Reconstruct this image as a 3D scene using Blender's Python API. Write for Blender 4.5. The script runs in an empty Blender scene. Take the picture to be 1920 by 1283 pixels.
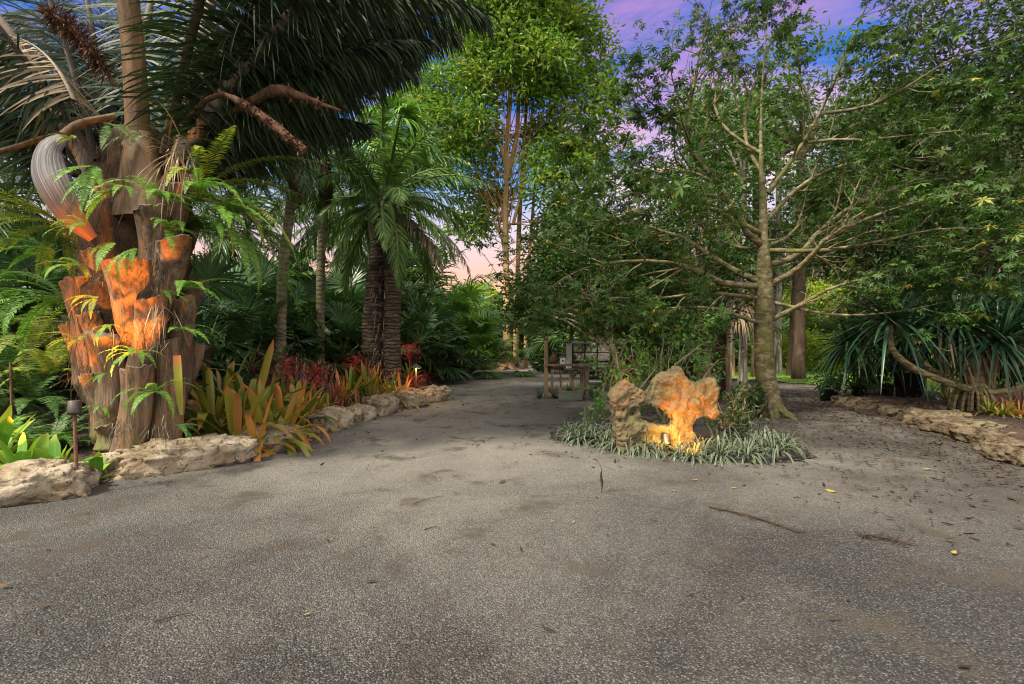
EXPOSURE = 1.12
SKY_STR = 0.62
SUN_STR = 4.2
LEAF_GAIN = 1.5
import bpy, bmesh, math, random
import numpy as np
from mathutils import Vector, Matrix, noise

SC = bpy.context.scene
COL = SC.collection
rng = np.random.default_rng(11)
random.seed(11)
F, CH, CX, CY = 960.0, 1.5, 960.0, 641.5
R = math.radians

def P(px, py, d):
    """a point at distance d in front of the viewpoint"""
    return np.array([(px - CX) / F * d, d, CH - (py - CY) / F * d])

def G(px, py, z=0.0):
    d = (CH - z) * F / (py - CY)
    return np.array([(px - CX) / F * d, d, z])

def nrm(a):
    a = np.asarray(a, float)
    return a / np.maximum(np.linalg.norm(a, axis=-1, keepdims=True), 1e-9)

def U(a, b, n=None):
    return rng.uniform(a, b, n)

# ------------------------------------------------------------------ mesh builder
class MB:
    def __init__(s):
        s.v = []; s.a = []; s.q = []; s.t = []; s.qm = []; s.tm = []; s.qs = []; s.ts = []; s.n = 0
    def add(s, V, FA, attr=None, mat=0, smooth=False):
        V = np.asarray(V, float).reshape(-1, 3); FA = np.asarray(FA, int)
        if attr is None: attr = np.full((len(V), 3), .5)
        attr = np.asarray(attr, float)
        if attr.ndim == 1: attr = np.tile(attr, (len(V), 1))
        s.v.append(V); s.a.append(attr)
        if len(FA):
            if FA.shape[1] == 4:
                s.q.append(FA + s.n); s.qm.append(np.full(len(FA), mat)); s.qs.append(np.full(len(FA), smooth))
            else:
                s.t.append(FA + s.n); s.tm.append(np.full(len(FA), mat)); s.ts.append(np.full(len(FA), smooth))
        s.n += len(V)
    def merge(s, o, M=None):
        off = s.n
        for V, A in zip(o.v, o.a):
            s.v.append(V if M is None else V @ M[:3, :3].T + M[:3, 3]); s.a.append(A)
        s.q += [x + off for x in o.q]; s.t += [x + off for x in o.t]
        s.qm += o.qm; s.tm += o.tm; s.qs += o.qs; s.ts += o.ts; s.n += o.n
    def build(s, name, mats, parent=None, origin=None):
        V = np.concatenate(s.v); A = np.concatenate(s.a)
        if parent is not None: org = np.array(ORG[parent.name])
        else: org = np.array(origin if origin is not None else [V[:, 0].mean(), V[:, 1].mean(), V[:, 2].min()])
        V = V - org
        q = np.concatenate(s.q) if s.q else np.zeros((0, 4), int)
        t = np.concatenate(s.t) if s.t else np.zeros((0, 3), int)
        me = bpy.data.meshes.new(name)
        me.vertices.add(len(V)); me.vertices.foreach_set('co', V.astype(np.float32).ravel())
        me.loops.add(q.size + t.size)
        me.loops.foreach_set('vertex_index', np.concatenate([q.ravel(), t.ravel()]).astype(np.int32))
        nf = len(q) + len(t)
        me.polygons.add(nf)
        ls = np.concatenate([np.arange(len(q)) * 4, q.size + np.arange(len(t)) * 3]).astype(np.int32)
        me.polygons.foreach_set('loop_start', ls)
        me.polygons.foreach_set('material_index', np.concatenate(s.qm + s.tm).astype(np.int32))
        me.polygons.foreach_set('use_smooth', np.concatenate(s.qs + s.ts).astype(bool))
        at = me.attributes.new('lf', 'FLOAT_VECTOR', 'POINT')
        at.data.foreach_set('vector', A.astype(np.float32).ravel())
        me.update(calc_edges=True)
        for m in (mats if isinstance(mats, (list, tuple)) else [mats]): me.materials.append(m)
        o = bpy.data.objects.new(name, me); COL.objects.link(o)
        if parent is not None:
            o.parent = parent; ORG[o.name] = tuple(org)
        else:
            o.location = org; ORG[o.name] = tuple(org)
        return o

ORG = {}
def tag(o, label=None, cat=None, group=None, kind=None):
    if label: o['label'] = label
    if cat: o['category'] = cat
    if group: o['group'] = group
    if kind: o['kind'] = kind
    return o

def thing(name, label, cat, loc=(0, 0, 0), group=None):
    o = bpy.data.objects.new(name, None); COL.objects.link(o)
    o.location = loc; ORG[o.name] = tuple(float(x) for x in loc)
    o.empty_display_size = .2
    return tag(o, label, cat, group)

def dup(root, loc, rz=0.0, sc=1.0, label=None, group=None, tilt=(0, 0), sz=None):
    """a copy of a thing with copies of its parts and sub-parts"""
    r = root.copy(); COL.objects.link(r)
    r.location = loc; r.rotation_euler = (tilt[0], tilt[1], rz); r.scale = (sc, sc, sz or sc)
    if label: r['label'] = label
    if group: r['group'] = group
    for ch in list(root.children):
        c = ch.copy(); COL.objects.link(c); c.parent = r
        for g in list(ch.children):
            d = g.copy(); COL.objects.link(d); d.parent = c
    return r

# ------------------------------------------------------------------ shapes
def spline(pts, n):
    p = np.asarray(pts, float)
    if len(p) == 2: return p[0] + (p[1] - p[0]) * np.linspace(0, 1, n)[:, None]
    q = np.vstack([2 * p[0] - p[1], p, 2 * p[-1] - p[-2]])
    seg = np.linalg.norm(np.diff(p, axis=0), axis=1); cs = np.concatenate([[0], np.cumsum(seg)])
    out = []
    for u in np.linspace(0, cs[-1], n):
        i = min(np.searchsorted(cs, u, side='right') - 1, len(p) - 2)
        t = (u - cs[i]) / max(seg[i], 1e-9)
        a, b, c, d = q[i], q[i + 1], q[i + 2], q[i + 3]
        out.append(.5 * ((2 * b) + (-a + c) * t + (2 * a - 5 * b + 4 * c - d) * t * t + (-a + 3 * b - 3 * c + d) * t ** 3))
    return np.array(out)

def tube(mb, pts, rad, n=6, mat=0, var=.5, cap=True, squash=None, rough=0.0, smooth=True):
    pts = np.asarray(pts, float); m = len(pts)
    rad = np.broadcast_to(np.asarray(rad, float), (m,)) if np.ndim(rad) < 2 else rad
    T = nrm(np.gradient(pts, axis=0))
    ref = np.array([0, 0, 1.]) if abs(T[:, 2].mean()) < .8 else np.array([0, 1., 0])
    S = nrm(np.cross(T, ref)); B = np.cross(S, T)
    ang = np.linspace(0, 2 * math.pi, n, endpoint=False)
    c, s_ = np.cos(ang), np.sin(ang)
    if squash is not None: s_ = s_ * squash
    r = rad[:, None] * np.ones((m, n))
    if rough: r = r * (1 + rng.normal(0, rough, (m, n)))
    V = pts[:, None, :] + r[..., None] * (S[:, None, :] * c[None, :, None] + B[:, None, :] * s_[None, :, None])
    i = np.arange(m - 1)[:, None] * n; j = np.arange(n)[None, :]; k = (j + 1) % n
    FA = np.stack([i + j, i + k, i + n + k, i + n + j], -1).reshape(-1, 4)
    tt = np.linspace(0, 1, m)
    A = np.stack([np.full((m, n), var), np.repeat(tt[:, None], n, 1), np.repeat(np.linspace(0, 1, n)[None], m, 0)], -1).reshape(-1, 3)
    mb.add(V.reshape(-1, 3), FA, A, mat, smooth)
    if cap:
        for e, row in ((0, 0), (m - 1, m - 1)):
            ring = V[row]; cen = ring.mean(0)
            VV = np.vstack([ring, cen]); jj = np.arange(n); kk = (jj + 1) % n
            tri = np.stack([kk, jj, np.full(n, n)], -1) if e == 0 else np.stack([jj, kk, np.full(n, n)], -1)
            mb.add(VV, tri, np.array([var, tt[row], .5]), mat, False)

def blades(mb, Pn, D, L, Wd, droop=0., S=3, prof=None, side=None, fold=0., var=None, mat=0, wave=0., smooth=False, kink=None):
    """N strap or lance leaves; attribute = (variation, along, across)"""
    Pn = np.asarray(Pn, float).reshape(-1, 3); N = len(Pn)
    D = nrm(np.broadcast_to(D, (N, 3)))
    L = np.broadcast_to(np.asarray(L, float), (N,)); Wd = np.broadcast_to(np.asarray(Wd, float), (N,))
    droop = np.broadcast_to(np.asarray(droop, float), (N,))
    if var is None: var = U(0, 1, N)
    var = np.broadcast_to(np.asarray(var, float), (N,))
    if side is None:
        side = np.cross(D, [0, 0, 1.])
        bad = np.linalg.norm(side, axis=1) < .05
        side[bad] = rng.normal(size=(bad.sum(), 3))
        side = side + rng.normal(0, .12, (N, 3))
    side = nrm(side - D * (side * D).sum(1, keepdims=True))
    up = np.cross(side, D)
    t = np.linspace(0, 1, S + 1)
    if prof is None: prof = lambda t: np.clip(np.minimum(1, .45 + 2.2 * t) * (1 - t ** 2.2), 0, 1)
    w = prof(t)
    dr = droop[:, None] * t[None] ** 2
    C = Pn[:, None] + D[:, None] * (L[:, None] * t[None] * (1 - .25 * np.minimum(dr, 1.6)))[..., None]
    C[..., 2] -= L[:, None] * dr
    if wave: C += rng.normal(0, wave, (N, S + 1, 3)) * (L[:, None] * t[None])[..., None]
    hw = (Wd[:, None] * w[None] * .5)[..., None]
    a, b = C - side[:, None] * hw, C + side[:, None] * hw
    vv = np.repeat(var[:, None], S + 1, 1); tt = np.repeat(t[None], N, 0)
    if fold:
        a = a + up[:, None] * hw * fold; b = b + up[:, None] * hw * fold
        V = np.stack([a, C, b], 2); k = 3
        ac = np.array([0, .5, 1.])
    else:
        V = np.stack([a, b], 2); k = 2; ac = np.array([0, 1.])
    A = np.stack([np.repeat(vv[..., None], k, 2), np.repeat(tt[..., None], k, 2), np.broadcast_to(ac, (N, S + 1, k))], -1)
    base = (np.arange(N) * (S + 1) * k)[:, None, None]; i = (np.arange(S) * k)[None, :, None]; j = np.arange(k - 1)[None, None]
    o = base + i + j
    FA = np.stack([o, o + 1, o + k + 1, o + k], -1).reshape(-1, 4)
    mb.add(V.reshape(-1, 3), FA, A.reshape(-1, 3), mat, smooth)

def leaves(mb, Pn, D, L, Wd, var=None, mat=0, nup=1.0, droop=.25):
    """N broad leaves, each two faces folded along the midrib"""
    N = len(Pn); D = nrm(D)
    L = np.broadcast_to(np.asarray(L, float), (N,)); Wd = np.broadcast_to(np.asarray(Wd, float), (N,))
    up = nrm(rng.normal(0, .55, (N, 3)) + np.array([0, 0, nup]))
    side = nrm(np.cross(D, up)); nn = np.cross(side, D)
    if var is None: var = U(0, 1, N)
    mid = Pn + D * (L * .45)[:, None]; tip = Pn + D * L[:, None]
    tip = tip - nn * (L * droop)[:, None]
    h = nn * (Wd * .16)[:, None]
    V = np.stack([Pn, mid - side * (Wd * .5)[:, None] + h, tip, mid + side * (Wd * .5)[:, None] + h], 1)
    b = np.arange(N)[:, None] * 4
    FA = np.concatenate([b + np.array([0, 1, 2]), b + np.array([0, 2, 3])])
    A = np.zeros((N, 4, 3)); A[..., 0] = np.asarray(var)[:, None]; A[..., 1] = [0, .5, 1, .5]; A[..., 2] = [.5, 0, .5, 1]
    mb.add(V.reshape(-1, 3), FA, A.reshape(-1, 3), mat, False)

def rand_dirs(n, up=0.0):
    d = rng.normal(size=(n, 3)); d[:, 2] += up
    return nrm(d)

def palmate(mb, C, L, Wd, K=6, tilt=.45, var=None):
    """palmately compound leaves: K leaflets round a point"""
    N = len(C)
    n = nrm(rng.normal(0, tilt, (N, 3)) + [0, 0, 1.])
    x = nrm(np.cross(n, rng.normal(size=(N, 3)))); y = np.cross(n, x)
    if var is None: var = U(0, 1, N)
    L = np.broadcast_to(np.asarray(L, float), (N,))
    for k in range(K):
        a = 2 * math.pi * k / (K + .8) + rng.normal(0, .08, N)
        d = x * np.cos(a)[:, None] + y * np.sin(a)[:, None] - np.array([0, 0, .28])
        d = nrm(d)
        l = L * (1 - .28 * abs(k - (K - 1) / 2) / (K / 2)) * U(.85, 1.1, N)
        s = nrm(np.cross(d, n)); nn = np.cross(s, d)
        tip = C + d * l[:, None] - np.array([0, 0, .12]) * l[:, None]
        mid = C + d * (l * .52)[:, None]; w = Wd * l
        V = np.stack([C, mid - s * (w * .5)[:, None], tip, mid + s * (w * .5)[:, None]], 1)
        b = np.arange(N)[:, None] * 4
        A = np.zeros((N, 4, 3)); A[..., 0] = var[:, None]; A[..., 1] = [0, .5, 1, .5]; A[..., 2] = [.5, 0, .5, 1]
        mb.add(V.reshape(-1, 3), b + np.arange(4), A.reshape(-1, 3), 0, False)

def box(mb, c, s, rz=0., mat=0, var=.5, bev=0.0, rx=0., ry=0.):
    x, y, z = np.array(s) / 2.0
    bm = bmesh.new(); bmesh.ops.create_cube(bm, size=1)
    for v in bm.verts: v.co = Vector((v.co.x * s[0], v.co.y * s[1], v.co.z * s[2]))
    if bev: bmesh.ops.bevel(bm, geom=list(bm.edges), offset=bev, segments=1, affect='EDGES')
    bmesh.ops.triangulate(bm, faces=[f for f in bm.faces if len(f.verts) > 4])
    M = Matrix.Translation(Vector(c)) @ Matrix.Rotation(rz, 4, 'Z') @ Matrix.Rotation(ry, 4, 'Y') @ Matrix.Rotation(rx, 4, 'X')
    V = np.array([M @ v.co for v in bm.verts])
    bm.verts.index_update()
    q = [[v.index for v in f.verts] for f in bm.faces if len(f.verts) == 4]
    t = [[v.index for v in f.verts] for f in bm.faces if len(f.verts) == 3]
    A = np.array([var, .5, .5])
    off = None
    mb.add(V, np.array(q).reshape(-1, 4), A, mat, False)
    if t:
        mb.add(V, np.array(t).reshape(-1, 3), A, mat, False)
    bm.free()

def lathe(mb, c, prof, n=20, mat=0, var=.5, M=None):
    """prof = [(r, z)...] turned about a vertical axis at c"""
    a = np.linspace(0, 2 * math.pi, n, endpoint=False); m = len(prof)
    pr = np.array(prof, float)
    V = np.stack([pr[:, 0:1] * np.cos(a), pr[:, 0:1] * np.sin(a), np.repeat(pr[:, 1:2], n, 1)], -1)
    V = V.reshape(-1, 3)
    if M is not None: V = V @ np.asarray(M).T
    V = V + np.asarray(c)
    i = np.arange(m - 1)[:, None] * n; j = np.arange(n)[None]; k = (j + 1) % n
    mb.add(V, np.stack([i + j, i + k, i + n + k, i + n + j], -1).reshape(-1, 4), np.array([var, .5, .5]), mat, True)

# ------------------------------------------------------------------ materials
def newmat(name):
    m = bpy.data.materials.new(name); m.use_nodes = True
    nt = m.node_tree; nt.nodes.clear()
    out = nt.nodes.new('ShaderNodeOutputMaterial'); b = nt.nodes.new('ShaderNodeBsdfPrincipled')
    nt.links.new(b.outputs[0], out.inputs[0])
    return m, nt, b, out

def ramp(nt, fac, cols, pos=None, interp='LINEAR'):
    r = nt.nodes.new('ShaderNodeValToRGB'); r.color_ramp.interpolation = interp
    e = r.color_ramp.elements
    n = len(cols)
    if pos is None: pos = [i / (n - 1) for i in range(n)]
    while len(e) < n: e.new(.5)
    for i in range(n):
        e[i].position = pos[i]; e[i].color = (*cols[i], 1)
    if fac is not None: nt.links.new(fac, r.inputs[0])
    return r.outputs[0]

def mix(nt, fac, a, b, mode='MIX'):
    m = nt.nodes.new('ShaderNodeMix'); m.data_type = 'RGBA'; m.blend_type = mode; m.clamp_factor = True
    for s, v in ((m.inputs[0], fac), (m.inputs[6], a), (m.inputs[7], b)):
        if hasattr(v, 'links') or hasattr(v, 'is_linked'): nt.links.new(v, s)
        elif isinstance(v, (int, float)): s.default_value = v
        else: s.default_value = (*v, 1)
    return m.outputs[2]

def noise_n(nt, scale, detail=4, rough=.55, vec=None, dist=0., dim='3D'):
    n = nt.nodes.new('ShaderNodeTexNoise'); n.inputs['Scale'].default_value = scale
    n.inputs['Detail'].default_value = detail; n.inputs['Roughness'].default_value = rough
    n.inputs['Distortion'].default_value = dist
    if vec is not None: nt.links.new(vec, n.inputs['Vector'])
    return n.outputs[0]

def math_n(nt, op, a, b=0., c=None, clamp=False):
    m = nt.nodes.new('ShaderNodeMath'); m.operation = op; m.use_clamp = clamp
    for i, v in enumerate((a, b, c)):
        if v is None: continue
        if isinstance(v, (int, float)): m.inputs[i].default_value = v
        else: nt.links.new(v, m.inputs[i])
    return m.outputs[0]

def mapping(nt, scale=(1, 1, 1), coord='Object', rot=(0, 0, 0)):
    tc = nt.nodes.new('ShaderNodeTexCoord'); mp = nt.nodes.new('ShaderNodeMapping')
    mp.inputs['Scale'].default_value = scale; mp.inputs['Rotation'].default_value = rot
    nt.links.new(tc.outputs[coord], mp.inputs[0]); return mp.outputs[0]

def bump(nt, b, h, dist=.01, strength=1.0):
    n = nt.nodes.new('ShaderNodeBump'); n.inputs['Distance'].default_value = dist; n.inputs['Strength'].default_value = strength
    nt.links.new(h, n.inputs['Height']); nt.links.new(n.outputs[0], b.inputs['Normal'])

def attr(nt):
    a = nt.nodes.new('ShaderNodeAttribute'); a.attribute_name = 'lf'
    s = nt.nodes.new('ShaderNodeSeparateXYZ'); nt.links.new(a.outputs['Vector'], s.inputs[0])
    return s.outputs

def leaf_mat(name, cols, pos=None, trans=.3, rough=.42, tip=None, tip_at=.82, stripe=None, rib=True, ribcol=None, spots=0., base=None):
    m, nt, b, out = newmat(name)
    va, al, ac = attr(nt)[:3]
    cols = [tuple(min(x * LEAF_GAIN, .8) for x in q) for q in cols] if stripe is None and max(max(q) for q in cols) < .34 else cols
    c = ramp(nt, va, cols, pos)
    nz = noise_n(nt, 9, 3, .6, mapping(nt))
    c = mix(nt, math_n(nt, 'MULTIPLY', nz, .35), c, mix(nt, 1.0, c, (.45, .5, .4), 'MULTIPLY'))
    if base is not None:
        k = math_n(nt, 'SUBTRACT', 1.0, math_n(nt, 'MULTIPLY', al, 3.2), clamp=True)
        c = mix(nt, k, c, base)
    if stripe is not None:
        e = math_n(nt, 'ABSOLUTE', math_n(nt, 'SUBTRACT', ac, .5))
        k = math_n(nt, 'GREATER_THAN', e, .33)
        c = mix(nt, k, c, stripe)
    if tip is not None:
        k = nt.nodes.new('ShaderNodeMapRange'); k.inputs[1].default_value = tip_at - .15; k.inputs[2].default_value = 1.
        nt.links.new(al, k.inputs[0])
        c = mix(nt, k.outputs[0], c, tip)
    if rib:
        e = math_n(nt, 'ABSOLUTE', math_n(nt, 'SUBTRACT', ac, .5))
        k = math_n(nt, 'LESS_THAN', e, .06)
        k = math_n(nt, 'MULTIPLY', k, .45)
        c = mix(nt, k, c, ribcol or (.16, .2, .07))
    nt.links.new(c, b.inputs['Base Color']); b.inputs['Roughness'].default_value = rough
    b.inputs['Specular IOR Level'].default_value = .30
    if trans:
        t = nt.nodes.new('ShaderNodeBsdfTranslucent'); mx = nt.nodes.new('ShaderNodeMixShader')
        tc = mix(nt, .5, c, mix(nt, 1., c, (1.25, 1.35, .5), 'MULTIPLY'))
        nt.links.new(tc, t.inputs[0]); mx.inputs[0].default_value = trans
        nt.links.new(b.outputs[0], mx.inputs[1]); nt.links.new(t.outputs[0], mx.inputs[2]); nt.links.new(mx.outputs[0], out.inputs[0])
    return m

def bark_mat(name, c1, c2, c3=None, scale=6., stretch=(1, 1, .18), rings=0., bumpd=.02, moss=None, rough=.9, spots=None, mosslo=False):
    m, nt, b, out = newmat(name)
    vec = mapping(nt, stretch)
    n1 = noise_n(nt, scale, 6, .65, vec, .4); n2 = noise_n(nt, scale * 4, 4, .6, vec)
    c = ramp(nt, n1, [c1, c2, c3 or c2], [.32, .52, .7])
    c = mix(nt, math_n(nt, 'MULTIPLY', n2, .6), c, mix(nt, 1., c, (.5, .47, .43), 'MULTIPLY'))
    h = math_n(nt, 'ADD', n1, math_n(nt, 'MULTIPLY', n2, .4))
    if rings:
        w = nt.nodes.new('ShaderNodeTexWave'); w.bands_direction = 'Z'; w.inputs['Scale'].default_value = rings
        w.inputs['Distortion'].default_value = 5.5; w.inputs['Detail'].default_value = 3; w.inputs['Detail Scale'].default_value = 2.2
        nt.links.new(mapping(nt), w.inputs[0])
        k = math_n(nt, 'POWER', w.outputs[1], 3.)
        c = mix(nt, math_n(nt, 'MULTIPLY', k, .55), c, mix(nt, 1., c, (.4, .37, .33), 'MULTIPLY'))
        h = math_n(nt, 'SUBTRACT', h, math_n(nt, 'MULTIPLY', k, .7))
    if spots is not None:
        n3 = noise_n(nt, 7, 6, .72, vec, .5)
        c = mix(nt, ramp(nt, n3, [(0, 0, 0), (1, 1, 1)], [.50, .60]), c, spots)
    if moss is not None:
        n4 = noise_n(nt, 3.5, 5, .65, mapping(nt))
        k = ramp(nt, n4, [(0, 0, 0), (1, 1, 1)], [.46, .62])
        if mosslo:
            sp = nt.nodes.new('ShaderNodeSeparateXYZ'); tc = nt.nodes.new('ShaderNodeTexCoord'); nt.links.new(tc.outputs['Object'], sp.inputs[0])
            k = math_n(nt, 'MULTIPLY', k, math_n(nt, 'SUBTRACT', 1.0, math_n(nt, 'MULTIPLY', sp.outputs[2], 1.1), clamp=True))
        c = mix(nt, math_n(nt, 'MULTIPLY', k, .8), c, moss)
    nt.links.new(c, b.inputs['Base Color']); b.inputs['Roughness'].default_value = rough
    b.inputs['Specular IOR Level'].default_value = .25
    bump(nt, b, h, bumpd, 1.0)
    return m

def plain_mat(name, c, rough=.6, metal=0., nz=.3, scale=12., bumpd=.003, c2=None):
    m, nt, b, out = newmat(name)
    n = noise_n(nt, scale, 5, .6, mapping(nt))
    cc = mix(nt, ramp(nt, n, [(0, 0, 0), (1, 1, 1)], [.35, .68]), c, c2 or tuple(x * (1 - nz) for x in c))
    nt.links.new(cc, b.inputs['Base Color']); b.inputs['Roughness'].default_value = rough; b.inputs['Metallic'].default_value = metal
    if bumpd: bump(nt, b, n, bumpd)
    return m
# ------------------------------------------------------------------ render, camera, light
SC.render.engine = 'CYCLES'
cy = SC.cycles
cy.max_bounces = 6; cy.diffuse_bounces = 3; cy.glossy_bounces = 2; cy.transmission_bounces = 3; cy.transparent_max_bounces = 6
cy.caustics_reflective = False; cy.caustics_refractive = False
cy.use_denoising = True
try:
    cy.denoiser = 'OPENIMAGEDENOISE'; cy.denoising_prefilter = 'ACCURATE'
except Exception: pass
cy.sample_clamp_indirect = 4.0
cy.filter_width = 1.1
SC.view_settings.view_transform = 'Standard'; SC.view_settings.look = 'None'
SC.view_settings.exposure = EXPOSURE; SC.view_settings.gamma = 1.0

cam = bpy.data.cameras.new('camera'); cam.lens = 18.0; cam.sensor_width = 36.0
cam.clip_start = .05; cam.clip_end = 3000
co = bpy.data.objects.new('camera', cam); COL.objects.link(co)
co.location = (0, 0, CH); co.rotation_euler = (R(90), 0, 0); SC.camera = co

w = bpy.data.worlds.new('World'); SC.world = w; w.use_nodes = True
nt = w.node_tree; nt.nodes.clear()
wo = nt.nodes.new('ShaderNodeOutputWorld')
sky = nt.nodes.new('ShaderNodeTexSky'); sky.sky_type = 'NISHITA'; sky.sun_disc = False
SUN_EL, SUN_AZ = R(50), R(232)      # azimuth measured from +Y clockwise
sky.sun_elevation = SUN_EL; sky.sun_rotation = SUN_AZ
bg1 = nt.nodes.new('ShaderNodeBackground'); bg1.inputs[1].default_value = .06
nt.links.new(sky.outputs[0], bg1.inputs[0])
tc = nt.nodes.new('ShaderNodeTexCoord'); sp = nt.nodes.new('ShaderNodeSeparateXYZ'); nt.links.new(tc.outputs['Generated'], sp.inputs[0])
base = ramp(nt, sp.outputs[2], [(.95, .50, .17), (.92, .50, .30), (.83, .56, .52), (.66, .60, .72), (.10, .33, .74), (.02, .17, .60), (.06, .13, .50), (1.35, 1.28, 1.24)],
            [0., .11, .16, .22, .30, .38, .60, .80])  # top stop brightens the unseen zenith as added fill
mp = nt.nodes.new('ShaderNodeMapping'); mp.inputs['Scale'].default_value = (1.6, 1.6, 5.5); mp.inputs['Location'].default_value = (3.3, 1.2, .7)
nt.links.new(tc.outputs['Generated'], mp.inputs[0])
cn = noise_n(nt, 1.7, 7, .58, mp.outputs[0], .6)
xr = nt.nodes.new('ShaderNodeMapRange'); xr.inputs[1].default_value = -.12; xr.inputs[2].default_value = .30
xr.inputs[3].default_value = -.10; xr.inputs[4].default_value = .10
nt.links.new(sp.outputs[0], xr.inputs[0])
cm = ramp(nt, math_n(nt, 'ADD', cn, xr.outputs[0]), [(0, 0, 0), (1, 1, 1)], [.47, .66])
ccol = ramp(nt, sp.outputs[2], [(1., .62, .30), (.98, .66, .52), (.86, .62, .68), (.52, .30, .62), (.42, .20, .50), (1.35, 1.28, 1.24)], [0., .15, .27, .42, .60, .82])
c = mix(nt, cm, base, ccol)
# the unseen high and rear sky is brightened as added fill light
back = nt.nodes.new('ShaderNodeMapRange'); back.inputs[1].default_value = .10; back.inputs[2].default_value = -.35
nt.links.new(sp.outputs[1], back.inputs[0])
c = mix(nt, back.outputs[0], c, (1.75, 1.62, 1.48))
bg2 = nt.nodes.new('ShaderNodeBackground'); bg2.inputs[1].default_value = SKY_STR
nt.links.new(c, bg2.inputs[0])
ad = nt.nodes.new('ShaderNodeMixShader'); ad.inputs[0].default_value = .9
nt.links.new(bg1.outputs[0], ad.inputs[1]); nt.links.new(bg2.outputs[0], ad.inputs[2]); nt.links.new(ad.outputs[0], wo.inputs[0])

sl = bpy.data.lights.new('sun', 'SUN'); sl.energy = SUN_STR; sl.angle = R(9); sl.color = (1.0, .90, .74)
so = bpy.data.objects.new('sun', sl); COL.objects.link(so)
sd = Vector((math.sin(SUN_AZ) * math.cos(SUN_EL), math.cos(SUN_AZ) * math.cos(SUN_EL), math.sin(SUN_EL)))
so.rotation_euler = sd.to_track_quat('Z', 'Y').to_euler(); so.location = (-8, -10, 14)

def spot(name, loc, target, power, size=60, col=(1.0, .31, .03), rad=.04, blend=.6):
    l = bpy.data.lights.new(name, 'SPOT'); l.energy = power; l.color = col; l.spot_size = R(size); l.spot_blend = blend
    l.shadow_soft_size = rad
    o = bpy.data.objects.new(name, l); COL.objects.link(o); o.location = loc
    o.rotation_euler = (Vector(loc) - Vector(target)).to_track_quat('Z', 'Y').to_euler()
    return o

# ------------------------------------------------------------------ materials
M = {}
M['palm_dark'] = leaf_mat('palm_leaf_dark', [(.004, .012, .007), (.010, .024, .010), (.026, .046, .015)], trans=.15, rough=.55)
M['palm_mid'] = leaf_mat('palm_leaf_mid', [(.014, .042, .010), (.035, .088, .018), (.075, .13, .026)], trans=.25, rough=.36)
M['palm_light'] = leaf_mat('palm_leaf_light', [(.03, .085, .016), (.06, .14, .025), (.13, .19, .04)], trans=.28, rough=.38)
M['palm_dry'] = leaf_mat('palm_leaf_dry', [(.12, .08, .045), (.20, .15, .095), (.32, .26, .19)], trans=.15, rough=.7, rib=False)
M['fan_dark'] = leaf_mat('fan_leaf_dark', [(.010, .034, .014), (.025, .065, .022), (.05, .10, .03)], trans=.2, rough=.34)
M['fan_light'] = leaf_mat('fan_leaf_light', [(.04, .12, .02), (.09, .20, .03), (.16, .22, .04)], trans=.25, rough=.36)
M['fern'] = leaf_mat('fern_leaf', [(.04, .12, .015), (.08, .20, .025), (.15, .26, .03)], trans=.35, rough=.5)
M['fern_yellow'] = leaf_mat('fern_leaf_yellow', [(.10, .16, .02), (.17, .22, .03), (.32, .30, .04)], trans=.35, rough=.5)
M['fern_dark'] = leaf_mat('fern_leaf_dark', [(.015, .05, .012), (.035, .09, .018), (.07, .13, .022)], trans=.3, rough=.5)
M['ceiba'] = leaf_mat('kapok_leaf', [(.007, .030, .004), (.017, .054, .007), (.042, .095, .012), (.30, .24, .03)], [0, .45, .97, 1.], trans=.32, rough=.5)
M['tall'] = leaf_mat('tall_tree_leaf', [(.035, .10, .010), (.085, .17, .016), (.22, .26, .03)], trans=.38, rough=.4)
M['tree_dark'] = leaf_mat('backdrop_leaf_dark', [(.008, .024, .006), (.018, .045, .009), (.04, .075, .015)], trans=.3, rough=.45)
M['tree_mid'] = leaf_mat('backdrop_leaf_mid', [(.022, .06, .010), (.045, .10, .016), (.09, .14, .025)], trans=.33, rough=.45)
M['tree_yel'] = leaf_mat('backdrop_leaf_yellow', [(.13, .21, .015), (.24, .32, .025), (.33, .33, .035)], trans=.45, rough=.45)
M['shrub'] = leaf_mat('shrub_leaf', [(.03, .10, .014), (.06, .18, .022), (.12, .22, .03)], trans=.3, rough=.4)
M['brom'] = leaf_mat('bromeliad_leaf', [(.055, .13, .016), (.15, .19, .022), (.27, .24, .035), (.40, .19, .06)], trans=.22, rough=.32, tip=(.46, .12, .06), tip_at=.93, rib=False)
M['brom_orange'] = leaf_mat('bromeliad_leaf_orange', [(.30, .23, .03), (.46, .24, .04), (.60, .30, .07), (.55, .16, .07)], trans=.22, rough=.32, tip=(.5, .10, .05), rib=False)
M['brom_red'] = leaf_mat('bromeliad_leaf_purple', [(.05, .05, .025), (.13, .035, .035), (.22, .06, .05), (.09, .10, .03)], trans=.2, rough=.3, rib=False)
M['brom_silver'] = leaf_mat('bromeliad_leaf_silver', [(.08, .14, .12), (.14, .20, .17), (.22, .27, .22)], trans=.15, rough=.45, rib=False)
M['flower_red'] = leaf_mat('flower_red', [(.40, .02, .03), (.52, .06, .06), (.60, .24, .17)], trans=.25, rough=.5, rib=False)
M['spider'] = leaf_mat('striped_leaf', [(.028, .060, .028), (.048, .085, .04)], trans=.2, rough=.38, stripe=(.28, .30, .22), rib=False)
M['pandan'] = leaf_mat('pandan_leaf', [(.006, .022, .011), (.013, .038, .018), (.03, .066, .030)], trans=.12, rough=.32, rib=False)
M['broad'] = leaf_mat('broad_leaf', [(.04, .12, .012), (.09, .21, .02), (.24, .30, .03)], trans=.25, rough=.3, tip=(.30, .30, .05), tip_at=.9, ribcol=(.18, .24, .05))
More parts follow.
